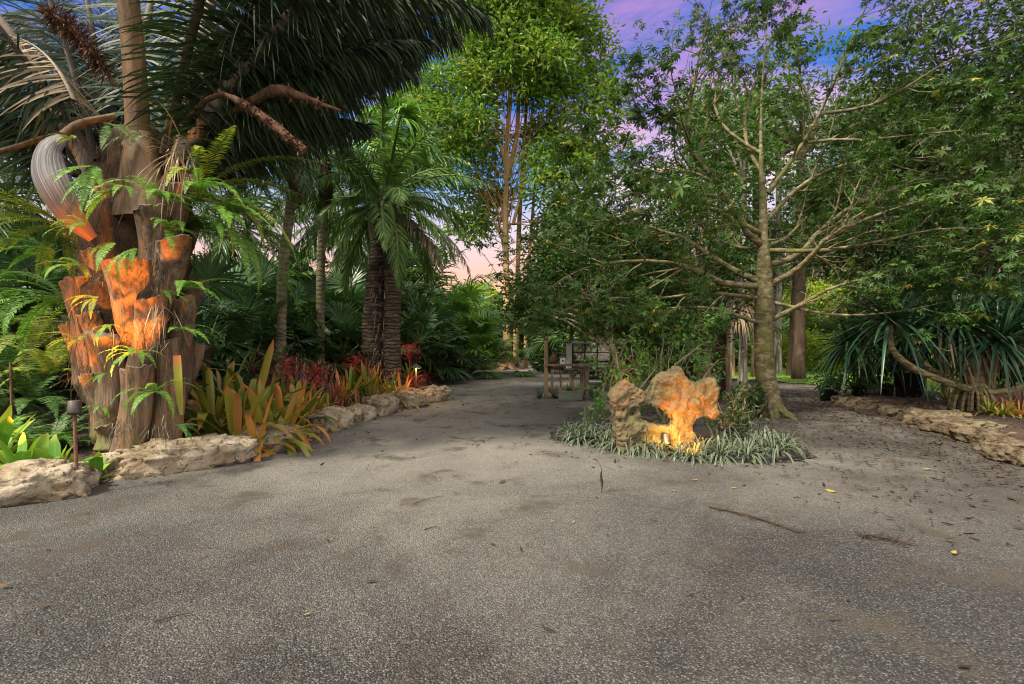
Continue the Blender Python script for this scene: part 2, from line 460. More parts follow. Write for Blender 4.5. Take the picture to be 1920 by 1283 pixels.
M['grass'] = leaf_mat('grass_blade', [(.07, .17, .014), (.13, .27, .02), (.22, .32, .04)], trans=.3, rough=.5, rib=False)
M['litter'] = leaf_mat('dead_leaf', [(.010, .007, .005), (.024, .016, .010), (.055, .035, .02)], trans=.0, rough=.8, rib=False)
M['litter_warm'] = leaf_mat('dead_leaf_warm', [(.16, .09, .03), (.36, .26, .05), (.45, .17, .04)], trans=.1, rough=.7, rib=False)

M['boot'] = bark_mat('leaf_base_wood', (.055, .040, .028), (.16, .115, .08), (.30, .24, .18), scale=5, stretch=(2.6, 2.6, .35), bumpd=.03, moss=(.09, .13, .02), spots=(.23, .11, .05), mosslo=True)
M['boot_cut'] = plain_mat('leaf_base_cut', (.16, .125, .09), .9, nz=.6, scale=30, bumpd=.01)
M['petiole'] = bark_mat('petiole_brown', (.055, .035, .018), (.13, .075, .032), (.22, .14, .07), scale=3, stretch=(5, 5, .3), bumpd=.006, rough=.6)
M['petiole_grey'] = bark_mat('petiole_grey', (.16, .125, .09), (.26, .21, .16), (.34, .29, .23), scale=3, stretch=(5, 5, .3), bumpd=.006, rough=.6)
M['petiole_green'] = plain_mat('petiole_green', (.10, .15, .035), .45, nz=.4)
M['fibre'] = bark_mat('trunk_fibre', (.022, .014, .009), (.06, .036, .02), (.11, .062, .03), scale=14, stretch=(1, 1, .25), bumpd=.04)
M['palm_ring'] = bark_mat('palm_trunk_ringed', (.13, .115, .075), (.22, .19, .12), (.30, .26, .18), scale=5, stretch=(1, 1, 1), rings=2.6, bumpd=.02, moss=(.09, .11, .03))
M['palm_shag'] = bark_mat('palm_trunk_shaggy', (.045, .034, .025), (.12, .09, .065), (.30, .24, .18), scale=4, stretch=(.5, .5, 3.2), rings=3.2, bumpd=.06)
M['ceiba_bark'] = bark_mat('kapok_bark', (.085, .066, .034), (.16, .13, .07), (.25, .21, .12), scale=7, stretch=(1, 1, 1.6), rings=1.1, bumpd=.010, spots=(.23, .20, .14), moss=(.12, .13, .035))
M['tan_bark'] = bark_mat('peeling_bark', (.30, .17, .075), (.46, .29, .13), (.52, .42, .26), scale=2.4, stretch=(1, 1, .25), bumpd=.01, rough=.7)
M['grey_bark'] = bark_mat('grey_bark', (.10, .08, .06), (.20, .17, .13), (.32, .28, .23), scale=5, bumpd=.02, spots=(.42, .40, .36))
M['brown_bark'] = bark_mat('brown_bark', (.03, .021, .014), (.07, .047, .030), (.12, .085, .055), scale=6, bumpd=.03, stretch=(1, 1, .3))
M['twig'] = bark_mat('twig_bark', (.16, .12, .085), (.30, .24, .18), (.40, .34, .27), scale=8, bumpd=.006)
M['pandan_bark'] = bark_mat('pandan_bark', (.15, .12, .06), (.28, .23, .12), (.36, .30, .17), scale=5, rings=2.6, bumpd=.02)

# limestone
m, nt, b, out = newmat('limestone')
v = mapping(nt)
n1 = noise_n(nt, 2.6, 7, .66, v, .5); n2 = noise_n(nt, 9, 8, .74, v, .9); n3 = noise_n(nt, 30, 3, .6, v)
c = ramp(nt, n1, [(.11, .08, .052), (.25, .195, .13), (.37, .32, .245), (.29, .18, .09)], [.28, .45, .60, .74])
pit = ramp(nt, n2, [(1, 1, 1), (0, 0, 0)], [.30, .43])
c = mix(nt, math_n(nt, 'MULTIPLY', pit, .85), c, (.055, .045, .033))
c = mix(nt, math_n(nt, 'MULTIPLY', ramp(nt, noise_n(nt, 4.4, 4, .6, v, .7), [(0, 0, 0), (1, 1, 1)], [.55, .68]), .5), c, (.16, .155, .075))
c = mix(nt, ramp(nt, n3, [(0, 0, 0), (.6, .6, .6)], [.4, .7]), c, mix(nt, 1., c, (.6, .57, .53), 'MULTIPLY'))
nt.links.new(c, b.inputs['Base Color']); b.inputs['Roughness'].default_value = .92; b.inputs['Specular IOR Level'].default_value = .2
bump(nt, b, math_n(nt, 'ADD', math_n(nt, 'SUBTRACT', n1, math_n(nt, 'MULTIPLY', pit, .55)), math_n(nt, 'MULTIPLY', n3, .2)), .05)
M['rock'] = m
# limestone
m, nt, b, out = newmat('brown_limestone')
v = mapping(nt)
n1 = noise_n(nt, 2.6, 7, .66, v, .5); n2 = noise_n(nt, 9, 8, .74, v, .9); n3 = noise_n(nt, 30, 3, .6, v)
c = ramp(nt, n1, [(.032, .023, .014), (.085, .062, .038), (.17, .135, .09), (.14, .08, .036)], [.28, .45, .60, .74])
pit = ramp(nt, n2, [(1, 1, 1), (0, 0, 0)], [.30, .43])
c = mix(nt, math_n(nt, 'MULTIPLY', pit, .85), c, (.055, .045, .033))
c = mix(nt, math_n(nt, 'MULTIPLY', ramp(nt, noise_n(nt, 4.4, 4, .6, v, .7), [(0, 0, 0), (1, 1, 1)], [.55, .68]), .5), c, (.16, .155, .075))
c = mix(nt, ramp(nt, n3, [(0, 0, 0), (.6, .6, .6)], [.4, .7]), c, mix(nt, 1., c, (.6, .57, .53), 'MULTIPLY'))
nt.links.new(c, b.inputs['Base Color']); b.inputs['Roughness'].default_value = .92; b.inputs['Specular IOR Level'].default_value = .2
bump(nt, b, math_n(nt, 'ADD', math_n(nt, 'SUBTRACT', n1, math_n(nt, 'MULTIPLY', pit, .55)), math_n(nt, 'MULTIPLY', n3, .2)), .05)
M['rock_brown'] = m
# sculpture stone: ochre patches on grey-green stone
m, nt, b, out = newmat('weathered_stone')
v = mapping(nt)
n1 = noise_n(nt, 3.0, 6, .6, v, .4); n2 = noise_n(nt, 16, 6, .7, v); n3 = noise_n(nt, 5, 4, .6, v)
c = ramp(nt, n1, [(.035, .030, .012), (.075, .062, .026), (.13, .095, .045), (.19, .095, .038)], [.3, .45, .55, .7])
c = mix(nt, math_n(nt, 'MULTIPLY', ramp(nt, n2, [(1, 1, 1), (0, 0, 0)], [.34, .46]), .8), c, (.06, .042, .025))
c = mix(nt, ramp(nt, n3, [(0, 0, 0), (.7, .7, .7)], [.52, .66]), c, (.13, .12, .045))
nt.links.new(c, b.inputs['Base Color']); b.inputs['Roughness'].default_value = .85
bump(nt, b, math_n(nt, 'ADD', n1, math_n(nt, 'MULTIPLY', n2, .6)), .05)
M['sculpt'] = m
# gravel
m, nt, b, out = newmat('crushed_shell_gravel')
v = mapping(nt)
vn = nt.nodes.new('ShaderNodeTexVoronoi'); vn.inputs['Scale'].default_value = 105; nt.links.new(v, vn.inputs['Vector'])
vn.inputs['Randomness'].default_value = 1.0
vsep = nt.nodes.new('ShaderNodeSeparateColor'); nt.links.new(vn.outputs['Color'], vsep.inputs[0])
stone = ramp(nt, vsep.outputs[0], [(.012, .0117, .0114), (.029, .0285, .0275), (.050, .0493, .0475), (.083, .0815, .0785), (.165, .163, .157)], [0., .3, .6, .85, 1.])
gap = ramp(nt, vn.outputs['Distance'], [(0, 0, 0), (1, 1, 1)], [.42, .72])
c = mix(nt, math_n(nt, 'MULTIPLY', gap, .85), stone, (.02, .018, .015))
fine = noise_n(nt, 150, 3, .7, v)
big = noise_n(nt, .45, 5, .6, v, .5); med = noise_n(nt, 1.7, 5, .65, v, .3)
sand = mix(nt, ramp(nt, fine, [(.0, .0, .0), (1, 1, 1)], [.3, .7]), (.195, .182, .154), (.46, .436, .38))
sand = mix(nt, 1., sand, ramp(nt, vsep.outputs[0], [(.55, .55, .54), (.92, .92, .91), (1., 1., 1.)], [0., .5, 1.]), 'MULTIPLY')
sand = mix(nt, math_n(nt, 'MULTIPLY', gap, .45), sand, (.05, .043, .034))
# painted foreground shade: darker pebbles near the viewpoint, paler sand farther off
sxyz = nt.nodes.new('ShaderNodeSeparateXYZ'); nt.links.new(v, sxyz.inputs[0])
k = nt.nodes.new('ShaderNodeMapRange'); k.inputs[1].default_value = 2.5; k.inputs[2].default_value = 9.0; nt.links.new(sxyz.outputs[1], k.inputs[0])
sand_shade_k = math_n(nt, 'MULTIPLY', ramp(nt, math_n(nt, 'ADD', math_n(nt, 'MULTIPLY', k.outputs[0], .32), big), [(0, 0, 0), (.85, .85, .85)], [.46, .95]), .80)
c = mix(nt, sand_shade_k, c, sand)
# the paler worn track that runs up the middle of the drive
tr_ = math_n(nt, 'ABSOLUTE', math_n(nt, 'ADD', math_n(nt, 'ADD', sxyz.outputs[0], 1.1), math_n(nt, 'MULTIPLY', sxyz.outputs[1], -.03)))
tr_ = math_n(nt, 'ADD', tr_, math_n(nt, 'MULTIPLY', math_n(nt, 'SUBTRACT', med, .5), 3.2))
trk = ramp(nt, math_n(nt, 'DIVIDE', tr_, 4.), [(.7, .7, .7), (0, 0, 0)], [.12, .72])
c = mix(nt, math_n(nt, 'MULTIPLY', trk, k.outputs[0]), c, sand)  # worn track, faded out by the same painted foreground shade
dirt = ramp(nt, med, [(0, 0, 0), (1, 1, 1)], [.55, .66])
c = mix(nt, math_n(nt, 'MULTIPLY', dirt, .8), c, (.06, .048, .034))
sm = ramp(nt, noise_n(nt, 3.4, 5, .7, v, .6), [(0, 0, 0), (1, 1, 1)], [.60, .70])
c = mix(nt, math_n(nt, 'MULTIPLY', sm, .4), c, (.045, .035, .024))
dk = ramp(nt, noise_n(nt, .9, 4, .6, v, .8), [(0, 0, 0), (1, 1, 1)], [.54, .70])
c = mix(nt, math_n(nt, 'MULTIPLY', dk, .4), c, mix(nt, 1., c, (.45, .42, .38), 'MULTIPLY'))
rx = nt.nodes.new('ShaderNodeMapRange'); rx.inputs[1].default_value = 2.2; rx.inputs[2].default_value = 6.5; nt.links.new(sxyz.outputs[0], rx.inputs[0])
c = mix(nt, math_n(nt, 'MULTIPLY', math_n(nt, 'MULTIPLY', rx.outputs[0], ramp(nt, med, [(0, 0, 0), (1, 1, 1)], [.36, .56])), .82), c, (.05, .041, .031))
nt.links.new(c, b.inputs['Base Color']); b.inputs['Roughness'].default_value = .85; b.inputs['Specular IOR Level'].default_value = .3
h = math_n(nt, 'SUBTRACT', math_n(nt, 'MULTIPLY', med, .6), vn.outputs['Distance'])
bump(nt, b, h, .011, 1.0)
M['gravel'] = m
# mulch soil
m, nt, b, out = newmat('mulch')
v = mapping(nt)
n1 = noise_n(nt, 26, 5, .7, v, .6); n2 = noise_n(nt, 1.4, 4, .6, v); n3 = noise_n(nt, 70, 2, .5, v)
c = ramp(nt, n1, [(.014, .010, .007), (.05, .032, .02), (.12, .08, .05)], [.3, .5, .72])
c = mix(nt, math_n(nt, 'MULTIPLY', ramp(nt, n2, [(0, 0, 0), (1, 1, 1)], [.45, .65]), .6), c, (.10, .05, .026))
nt.links.new(c, b.inputs['Base Color']); b.inputs['Roughness'].default_value = .95
bump(nt, b, math_n(nt, 'ADD', n1, n3), .04)
M['mulch'] = m
m, nt, b, out = newmat('turf')
v = mapping(nt)
c = ramp(nt, noise_n(nt, 1.2, 6, .7, v), [(.05, .11, .012), (.12, .23, .02), (.20, .25, .04)], [.3, .5, .7])
nt.links.new(c, b.inputs['Base Color']); b.inputs['Roughness'].default_value = .9; bump(nt, b, noise_n(nt, 40, 3, .6, v), .03)
M['turf'] = m
M['wood'] = bark_mat('weathered_wood', (.13, .095, .06), (.30, .215, .13), (.42, .33, .22), scale=4, stretch=(4, 4, .4), bumpd=.006, rough=.8)
M['wood_dark'] = bark_mat('dark_wood', (.025, .018, .013), (.055, .04, .028), (.09, .065, .045), scale=4, stretch=(4, 4, .4), bumpd=.006, rough=.8)
M['roof'] = plain_mat('roof_sheet', (.085, .075, .07), .75, nz=.5, scale=5)
M['wire'] = plain_mat('galvanised_wire', (.42, .42, .40), .45, metal=.6, bumpd=0)
M['white'] = plain_mat('white_paint', (.72, .73, .72), .5, nz=.18)
M['black'] = plain_mat('black_plastic', (.018, .018, .019), .42, nz=.3, bumpd=.001)
M['planter'] = plain_mat('grey_green_plastic', (.19, .22, .17), .55, nz=.35, scale=6)
M['rust'] = plain_mat('rusty_steel', (.17, .07, .04), .8, nz=.5, scale=30)
M['bronze'] = plain_mat('dark_bronze', (.075, .06, .05), .5, metal=.4, nz=.4, scale=25)
M['terracotta'] = plain_mat('brown_clay', (.12, .07, .05), .7, nz=.4)
M['spathe'] = None
m, nt, b, out = newmat('dry_spathe')
va, al, ac = attr(nt)[:3]
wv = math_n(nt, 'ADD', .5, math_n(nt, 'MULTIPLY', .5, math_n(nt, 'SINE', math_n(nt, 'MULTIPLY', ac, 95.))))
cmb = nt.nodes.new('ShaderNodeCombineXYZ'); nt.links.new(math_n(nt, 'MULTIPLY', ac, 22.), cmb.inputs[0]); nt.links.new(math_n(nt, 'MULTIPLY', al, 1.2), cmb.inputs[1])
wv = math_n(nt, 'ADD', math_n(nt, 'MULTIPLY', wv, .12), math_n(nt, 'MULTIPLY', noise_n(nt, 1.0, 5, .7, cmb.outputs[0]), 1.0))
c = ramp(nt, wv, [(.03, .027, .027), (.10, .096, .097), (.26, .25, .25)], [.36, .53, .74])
c = mix(nt, ramp(nt, al, [(0, 0, 0), (.85, .85, .85)], [.35, .95]), c, mix(nt, 1., c, (1.35, .50, .20), 'MULTIPLY'))  # lamp glow painted in as orange toward the lower end
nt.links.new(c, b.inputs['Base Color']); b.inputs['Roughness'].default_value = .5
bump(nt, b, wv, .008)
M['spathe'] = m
m, nt, b, out = newmat('window_glass')
gs = nt.nodes.new('ShaderNodeBsdfGlossy'); gs.inputs['Roughness'].default_value = .04; gs.inputs[0].default_value = (.95, 1., .96, 1)
gl = nt.nodes.new('ShaderNodeBsdfGlass'); gl.inputs['IOR'].default_value = 1.05; gl.inputs['Roughness'].default_value = .02
gl.inputs[0].default_value = (.9, .95, .92, 1)
gm = nt.nodes.new('ShaderNodeMixShader'); gm.inputs[0].default_value = .45; nt.links.new(gl.outputs[0], gm.inputs[1]); nt.links.new(gs.outputs[0], gm.inputs[2])
nt.links.new(gm.outputs[0], out.inputs[0]); M['glass'] = m
m, nt, b, out = newmat('lamp_glow')
b.inputs['Base Color'].default_value = (.8, .5, .2, 1); b.inputs['Emission Color'].default_value = (1, .5, .12, 1); b.inputs['Emission Strength'].default_value = .9
M['glow'] = m

# ------------------------------------------------------------------ ground
GRAVEL = np.array([(-14, -8), (-9, -2), (-6.6, 2.4), (-5.25, 4.4), (-4.75, 5.2), (-3.85, 6.7), (-3.55, 7.5), (-3.45, 8.9), (-2.95, 11.4), (-2.2, 13.4),
                   (-2.1, 15.5), (-3.0, 19), (-2.4, 23.5), (-1.6, 27.5), (.8, 31.5), (3.5, 34), (6, 33), (5.2, 28), (5.4, 24.5), (8.5, 21), (10.0, 19.2), (10.9, 17.2),
                   (10.4, 15.4), (8.5, 13.9), (7.75, 12.9), (7.2, 10.9), (7.3, 9.4), (6.8, 7.8), (6.2, 6.4), (5.75, 5.4), (6.6, 2.5), (9, -2), (14, -8)], float)
LAWN = np.array([(5.3, 24.7), (8.6, 21.2), (10.2, 19.3), (11.1, 17.2), (12.2, 14.5), (14.5, 13), (24, 13), (34, 20), (36, 34), (22, 40), (8, 36), (5.5, 31)], float)

def poly_sd(pts, poly):
    """signed distance to a polygon, positive outside"""
    a = poly; bb = np.roll(poly, -1, 0)
    d2 = np.full(len(pts), 1e9); ins = np.zeros(len(pts), bool)
    for p, q in zip(a, bb):
        e = q - p; w_ = pts - p
        t = np.clip((w_ @ e) / (e @ e), 0, 1)
        d2 = np.minimum(d2, ((w_ - t[:, None] * e) ** 2).sum(1))
        c1 = (p[1] <= pts[:, 1]) & (q[1] > pts[:, 1]); c2 = (p[1] > pts[:, 1]) & (q[1] <= pts[:, 1])
        cr = e[0] * w_[:, 1] - e[1] * w_[:, 0]
        ins ^= (c1 & (cr > 0)) | (c2 & (cr < 0))
    d = np.sqrt(d2)
    return np.where(ins, -d, d)

def wob(x, y):
    return .035 * np.sin(x * 2.1 + 1.3 * np.sin(y * 1.7)) + .03 * np.sin(y * 2.7 + x * .9) + .02 * np.sin(x * 5.3 - y * 4.1)

def ground_z(x, y):
    x = np.atleast_1d(np.asarray(x, float)); y = np.atleast_1d(np.asarray(y, float))
    p = np.stack([x, y], 1)
    sd = poly_sd(p, GRAVEL)
    t = np.clip((sd + .1) / .7, 0, 1); t = t * t * (3 - 2 * t)
    h = -.06 + t * (.24 + wob(x, y))
    ls = poly_sd(p, LAWN)
    tl = np.clip(-ls / .6 + .6, 0, 1)
    return h * (1 - tl) + tl * 0.0
def gz(x, y): return float(ground_z(x, y)[0])

def grid_sheet(x0, x1, y0, y1, step, zf, name, mat, keep=None, kind='structure'):
    xs = np.arange(x0, x1 + step * .5, step); ys = np.arange(y0, y1 + step * .5, step)
    X, Y = np.meshgrid(xs, ys); x, y = X.ravel(), Y.ravel()
    V = np.stack([x, y, zf(x, y)], 1); nx = len(xs)
    i = np.arange(len(ys) - 1)[:, None] * nx; j = np.arange(nx - 1)[None]
    FA = np.stack([i + j, i + j + 1, i + nx + j + 1, i + nx + j], -1).reshape(-1, 4)
    if keep is not None:
        k = keep(x, y); FA = FA[k[FA].any(1)]
    mb = MB(); mb.add(V, FA, None, 0, True)
    return mb

mb = grid_sheet(-24, 38, -9, 46, .25, ground_z, 'ground', None)
# the same sheet runs on to the horizon
outer = [(-900, -900), (900, -900), (900, 1500), (-900, 1500)]; inner = [(-24, -9), (38, -9), (38, 46), (-24, 46)]
V = np.array([(x, y, .1) for x, y in inner] + [(x, y, .1) for x, y in outer], float)
mb.add(V, np.array([[4, 5, 1, 0], [5, 6, 2, 1], [6, 7, 3, 2], [7, 4, 0, 3]]))
tag(mb.build('ground', M['mulch'], origin=(0, 0, 0)), kind='structure')
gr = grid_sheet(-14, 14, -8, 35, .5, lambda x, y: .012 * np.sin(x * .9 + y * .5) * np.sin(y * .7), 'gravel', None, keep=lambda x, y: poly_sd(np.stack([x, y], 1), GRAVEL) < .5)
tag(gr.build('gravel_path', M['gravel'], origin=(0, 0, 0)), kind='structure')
lw = grid_sheet(4, 37, 12, 41, .5, lambda x, y: .03 + .015 * np.sin(x * 1.3) * np.sin(y), 'lawn', None, keep=lambda x, y: poly_sd(np.stack([x, y], 1), LAWN) < 0)
tag(lw.build('lawn', M['turf'], origin=(0, 0, 0)), kind='structure')
gp = np.stack([U(5, 26, 60000), U(13, 30, 60000)], 1); gp = gp[poly_sd(gp, LAWN) < .12]
mb = MB(); gp3 = np.column_stack([gp, np.full(len(gp), .03)])
blades(mb, gp3, nrm(rng.normal(0, .35, (len(gp), 3)) + [0, 0, 1]), U(.05, .13, len(gp)), .012, .35, 2, side=rand_dirs(len(gp)))
tag(mb.build('grass', M['grass'], origin=(0, 0, 0)), 'short bright green grass of the lawn beyond the path', 'grass', kind='stuff')
# ------------------------------------------------------------------ plant builders
def frond(mb, base, az, el0, L, bend, n, Lf, Wf, hang=.3, ang=40, start=.2, plume=.12, r0=.03, power=1.4, S=3, lm=0, rm=1, azb=0., flat=None, taper=.55, droop=.25, rn=6, jit=.06):
    """a pinnate frond: rachis tube (material rm) and its leaflets (material lm); returns the rachis points"""
    Mn = 26; s = np.linspace(0, 1, Mn)
    el = R(el0) - R(bend) * s ** power; a = R(az) + R(azb) * s
    D = np.stack([np.cos(el) * np.cos(a), np.cos(el) * np.sin(a), np.sin(el)], 1)
    pts = np.asarray(base, float) + np.vstack([[0, 0, 0], np.cumsum(D[:-1] * L / (Mn - 1), 0)])
    rad = r0 * (1 - s) ** .75 + r0 * .08
    tube(mb, pts, rad, rn, rm, .5, cap=False, squash=.6)
    if n <= 0: return pts
    u = np.linspace(0, 1, n); sk = start + (1 - start) * u
    f = sk * (Mn - 1); i = np.minimum(f.astype(int), Mn - 2); fr = (f - i)[:, None]
    Pk = pts[i] * (1 - fr) + pts[i + 1] * fr; Tk = nrm(D[i] * (1 - fr) + D[i + 1] * fr)
    side = nrm(np.cross(Tk, np.array([0, 0, 1.]) + 1e-4)); upn = np.cross(side, Tk)
    prof = (.45 + .55 * np.sin(math.pi * np.clip(u * .9 + .12, 0, 1))) * (1 - taper * u ** 3)
    aa = R(ang) + R(25) * u
    for sg in (-1, 1):
        d = side * sg * np.cos(aa)[:, None] * 1.0 + Tk * np.sin(aa)[:, None] + upn * rng.normal(.1, plume, n)[:, None] + np.array([0, 0, -1.]) * hang
        d = d + rng.normal(0, jit, (n, 3))
        blades(mb, Pk, d, Lf * prof * U(.88, 1.1, n), Wf, droop * U(.6, 1.4, n), S, side=Tk + rng.normal(0, .25, (n, 3)) * .6, mat=lm)
    return pts

def fern(base, n, L, mat, az=(0, 360), el=(20, 70), bend=80, label=None, group=None, name='sword_fern', Lf=None, Wf=None, cat='fern', pairs=42):
    t = thing(name, label, cat, base, group)
    for k in range(n):
        mb = MB()
        a = az[0] + (az[1] - az[0]) * (k + U(.1, .9)) / n
        l = L * U(.7, 1.15)
        frond(mb, base, a, U(*el), l, bend * U(.7, 1.3), pairs, Lf or l * .125, Wf or l * .023, .08, 12, .08, .06, max(.0022, l * .005), 1.2, 2, droop=.12, taper=.75, rn=4, azb=U(-25, 25))
        mb.build('frond', [mat, M['petiole_green']], t)
    return t

def rosette(mb, base, n, L, Wd, el=(15, 85), droop=(.1, .6), S=6, fold=.35, var=None, mat=0, wave=0., prof=None, az=(0, 360), r=.02):
    k = np.arange(n); a = R(az[0]) + (R(az[1]) - R(az[0])) * ((k * .381966) % 1.0) + rng.normal(0, .12, n)
    e = R(el[1]) + (R(el[0]) - R(el[1])) * (k / max(n - 1, 1)) ** .8 + rng.normal(0, .08, n)
    D = np.stack([np.cos(e) * np.cos(a), np.cos(e) * np.sin(a), np.sin(e)], 1)
    Pn = np.asarray(base, float) + np.column_stack([np.cos(a) * r, np.sin(a) * r, np.zeros(n)])
    dr = droop[0] + (droop[1] - droop[0]) * (k / max(n - 1, 1))
    blades(mb, Pn, D, L * U(.78, 1.1, n), Wd * U(.85, 1.12, n), dr * U(.6, 1.4, n), S, prof=prof, fold=fold, var=var, mat=mat, wave=wave, smooth=True)

def fan_leaf(mb, hub, dirv, Rr, n=34, spread=250, lm=0, wd=None, droop=.25, cup=.18):
    """a palmate leaf of n segments round a hub, facing along dirv"""
    d = nrm(np.asarray(dirv, float)); ref = np.array([0, 0, 1.]) if abs(d[2]) < .95 else np.array([1., 0, 0])
    s = nrm(np.cross(d, ref)); up = np.cross(s, d)
    a = np.linspace(-R(spread) / 2, R(spread) / 2, n)
    D = d * np.cos(a)[:, None] + s * np.sin(a)[:, None] + up * (cup * np.cos(a * .8))[:, None] + rng.normal(0, .025, (n, 3))
    l = Rr * (.72 + .28 * np.cos(a * .62)) * U(.9, 1.06, n)
    w_ = wd or Rr * R(spread) / n * .62
    blades(mb, np.repeat(np.asarray(hub, float)[None], n, 0), D, l, w_, droop * U(.5, 1.5, n), 4, prof=lambda t: np.array([.12, .62, 1., .62, .03])[:len(t)],
           side=np.cross(D, up), fold=.25, var=np.clip(.5 + rng.normal(0, .22, n), 0, 1), mat=lm)

def fan_palm_clump(base, stems, nl, Rr, pet, mats, label, group=None, name='fan_palm', stem_h=(.2, .9), spreadr=.5, el=(5, 85), trunk_r=.07):
    t = thing(name, label, 'palm', base, group)
    for j in range(stems):
        a = 2 * math.pi * j / max(stems, 1) + U(-.4, .4); h = U(*stem_h)
        top = np.asarray(base) + np.array([math.cos(a) * spreadr * (stems > 1), math.sin(a) * spreadr * (stems > 1), h])
        if h > .15:
            mb = MB(); tube(mb, spline([np.asarray(base) + (top - base) * [.3, .3, 0], top * .5 + np.asarray(base) * .5, top], 7), np.full(7, trunk_r) * U(.9, 1.1, 7), 8, 0, rough=.12)
            mb.build('trunk', M['fibre'], t)
        for k in range(nl):
            mb = MB()
            az = 2 * math.pi * (k * .381966 + j * .3) + U(-.2, .2); e = R(el[0] + (el[1] - el[0]) * ((k + .5) / nl))
            d = np.array([math.cos(az) * math.cos(e), math.sin(az) * math.cos(e), math.sin(e)])
            pl = pet * U(.75, 1.2)
            hub = top + d * pl - np.array([0, 0, .12 * pl * math.cos(e)])
            tube(mb, spline([top, top + d * pl * .5, hub], 6), np.linspace(.014, .008, 6) * (Rr / .6), 5, 1, cap=False)
            fan_leaf(mb, hub, d * np.array([1, 1, .55]) - np.array([0, 0, .15]), Rr * U(.85, 1.12), 30, 240)
            mb.build('fan_leaf', mats, t)
    return t

def pinnate_palm(base, h, lean, rt, nf, L, mats, bark, label, group=None, name='feather_palm', Lf=.5, Wf=.03, hang=.35, el=(-25, 80), bend=75, n=70, sheath=0., trunk_pts=None, az0=None, plume=.3, rn=12, cat='palm'):
    t = thing(name, label, cat, base, group)
    top = np.asarray(base) + np.array([lean[0], lean[1], h])
    mb = MB(); pts = spline(trunk_pts if trunk_pts is not None else [np.asarray(base) - [0, 0, .2], np.asarray(base) * .6 + top * .4 + [lean[0] * -.12, 0, 0], top], 16)
    tt = np.linspace(0, 1, 16)
    tube(mb, pts, rt * (1.0 + .35 * np.exp(-tt * 9) - .25 * tt), rn, 0, rough=.03)
    mb.build('trunk', bark, t)
    if sheath:
        mb = MB(); tube(mb, spline([pts[-1] - [0, 0, sheath], pts[-1] - [0, 0, sheath * .5], pts[-1] + [0, 0, .15]], 8), rt * np.array([.9, 1.15, 1.35, 1.45, 1.4, 1.3, 1.0, .5]), 10, 0, rough=.14)
        q = pts[-1] - np.column_stack([np.zeros(70), np.zeros(70), U(0, sheath, 70)])
        blades(mb, q + rng.normal(0, rt * .5, (70, 3)) * [1, 1, 0], rand_dirs(70, -1.6), U(.15, .45, 70) * max(sheath, .5), .03, .3, 3, var=U(0, .6, 70))
        mb.build('dead_sheath', M['fibre'], t)
    a0 = U(0, 360) if az0 is None else az0
    for k in range(nf):
        mb = MB(); q = (k + .5) / nf
        frond(mb, pts[-1] + [0, 0, .05], a0 + k * 137.5 + U(-10, 10), el[1] + (el[0] - el[1]) * q + U(-6, 6), L * U(.85, 1.1), bend * U(.8, 1.2), n, Lf, Wf, hang, 38, .16, plume, rt * .22 + .006, 1.3, 3, rn=5, azb=U(-20, 20))
        mb.build('frond', mats, t)
    return t

# ------------------------------------------------------------------ woody growth
def grow(mb, LP, p, d, L, r, lev, maxlev, nch=(4, 6), wob_=.16, lift=.05, spread=(35, 62), flat=.6, lenf=(.38, .62), nleaf=6, sides=5, tmin=.22, first=None, rmin=.0022):
    n = 6
    if first is not None:
        pts = spline(first, 12); n = 11
        seg = np.linalg.norm(np.diff(pts, axis=0), axis=1).sum(); L = seg
    else:
        pts = [np.asarray(p, float)]; dd = np.asarray(d, float)
        for i in range(n):
            dd = nrm(dd + rng.normal(0, wob_, 3) + np.array([0, 0, lift])); pts.append(pts[-1] + dd * L / n)
        pts = np.array(pts)
    m = len(pts); tt = np.linspace(0, 1, m)
    rad = np.maximum(r * (1 - tt * (.78 if first is None else .93)), rmin)
    tube(mb, pts, rad, sides if lev else sides + 3, 0, cap=False)
    T = nrm(np.gradient(pts, axis=0))
    if lev >= maxlev:
        for q in np.linspace(.25, 1, nleaf):
            i = min(int(q * (m - 1)), m - 1); LP.append((pts[i], T[i]))
        return
    k = random.randint(*nch)
    for q in np.linspace(tmin, 1.0, k):
        q = min(1., max(.1, q + random.uniform(-.06, .06))); i = min(int(q * (m - 1) + .5), m - 1)
        t = T[i]; ax = nrm(np.cross(t, rng.normal(size=3)))
        th = R(random.uniform(*spread)) * (1 if q < .97 else .4)
        c = t * math.cos(th) + ax * math.sin(th); c[2] *= flat if abs(t[2]) < .8 else 1.
        grow(mb, LP, pts[i], nrm(c), L * random.uniform(*lenf) * (1.1 - .45 * q), max(rad[i] * .6, rmin), lev + 1, maxlev, nch, wob_ * 1.15, lift, spread, flat, lenf, nleaf, max(sides - 1, 3), tmin, None, rmin)

def crown(mb, blobs, ncl, per, Ll, Lw, cr=.5, shell=.55, upw=.3, mat=0):
    """leaf clumps spread through the volume of several blobs [(centre, radii)]"""
    vol = np.array([np.prod(b[1]) ** (2 / 3.) for b in blobs]); pr = vol / vol.sum()
    for (c, rr), p in zip(blobs, pr):
        k = max(int(ncl * p), 2)
        u = rand_dirs(k) * (U(0, 1, k)[:, None] ** .33 * (1 - shell) + shell * U(.75, 1.05, k)[:, None])
        cc = np.asarray(c) + u * np.asarray(rr)
        cv = np.clip(rng.normal(.45, .2, k), 0, 1)
        q = np.repeat(cc, per, 0) + rng.normal(0, cr * .5, (k * per, 3)) * [1, 1, .6]
        d = nrm(q - np.repeat(cc, per, 0) + rand_dirs(k * per) * cr * .5 + np.array([0, 0, -.1 * cr]))
        leaves(mb, q, d, Ll * U(.65, 1.2, k * per), Lw * U(.7, 1.15, k * per), np.clip(np.repeat(cv, per) + rng.normal(0, .16, k * per), 0, 1), mat, nup=upw)

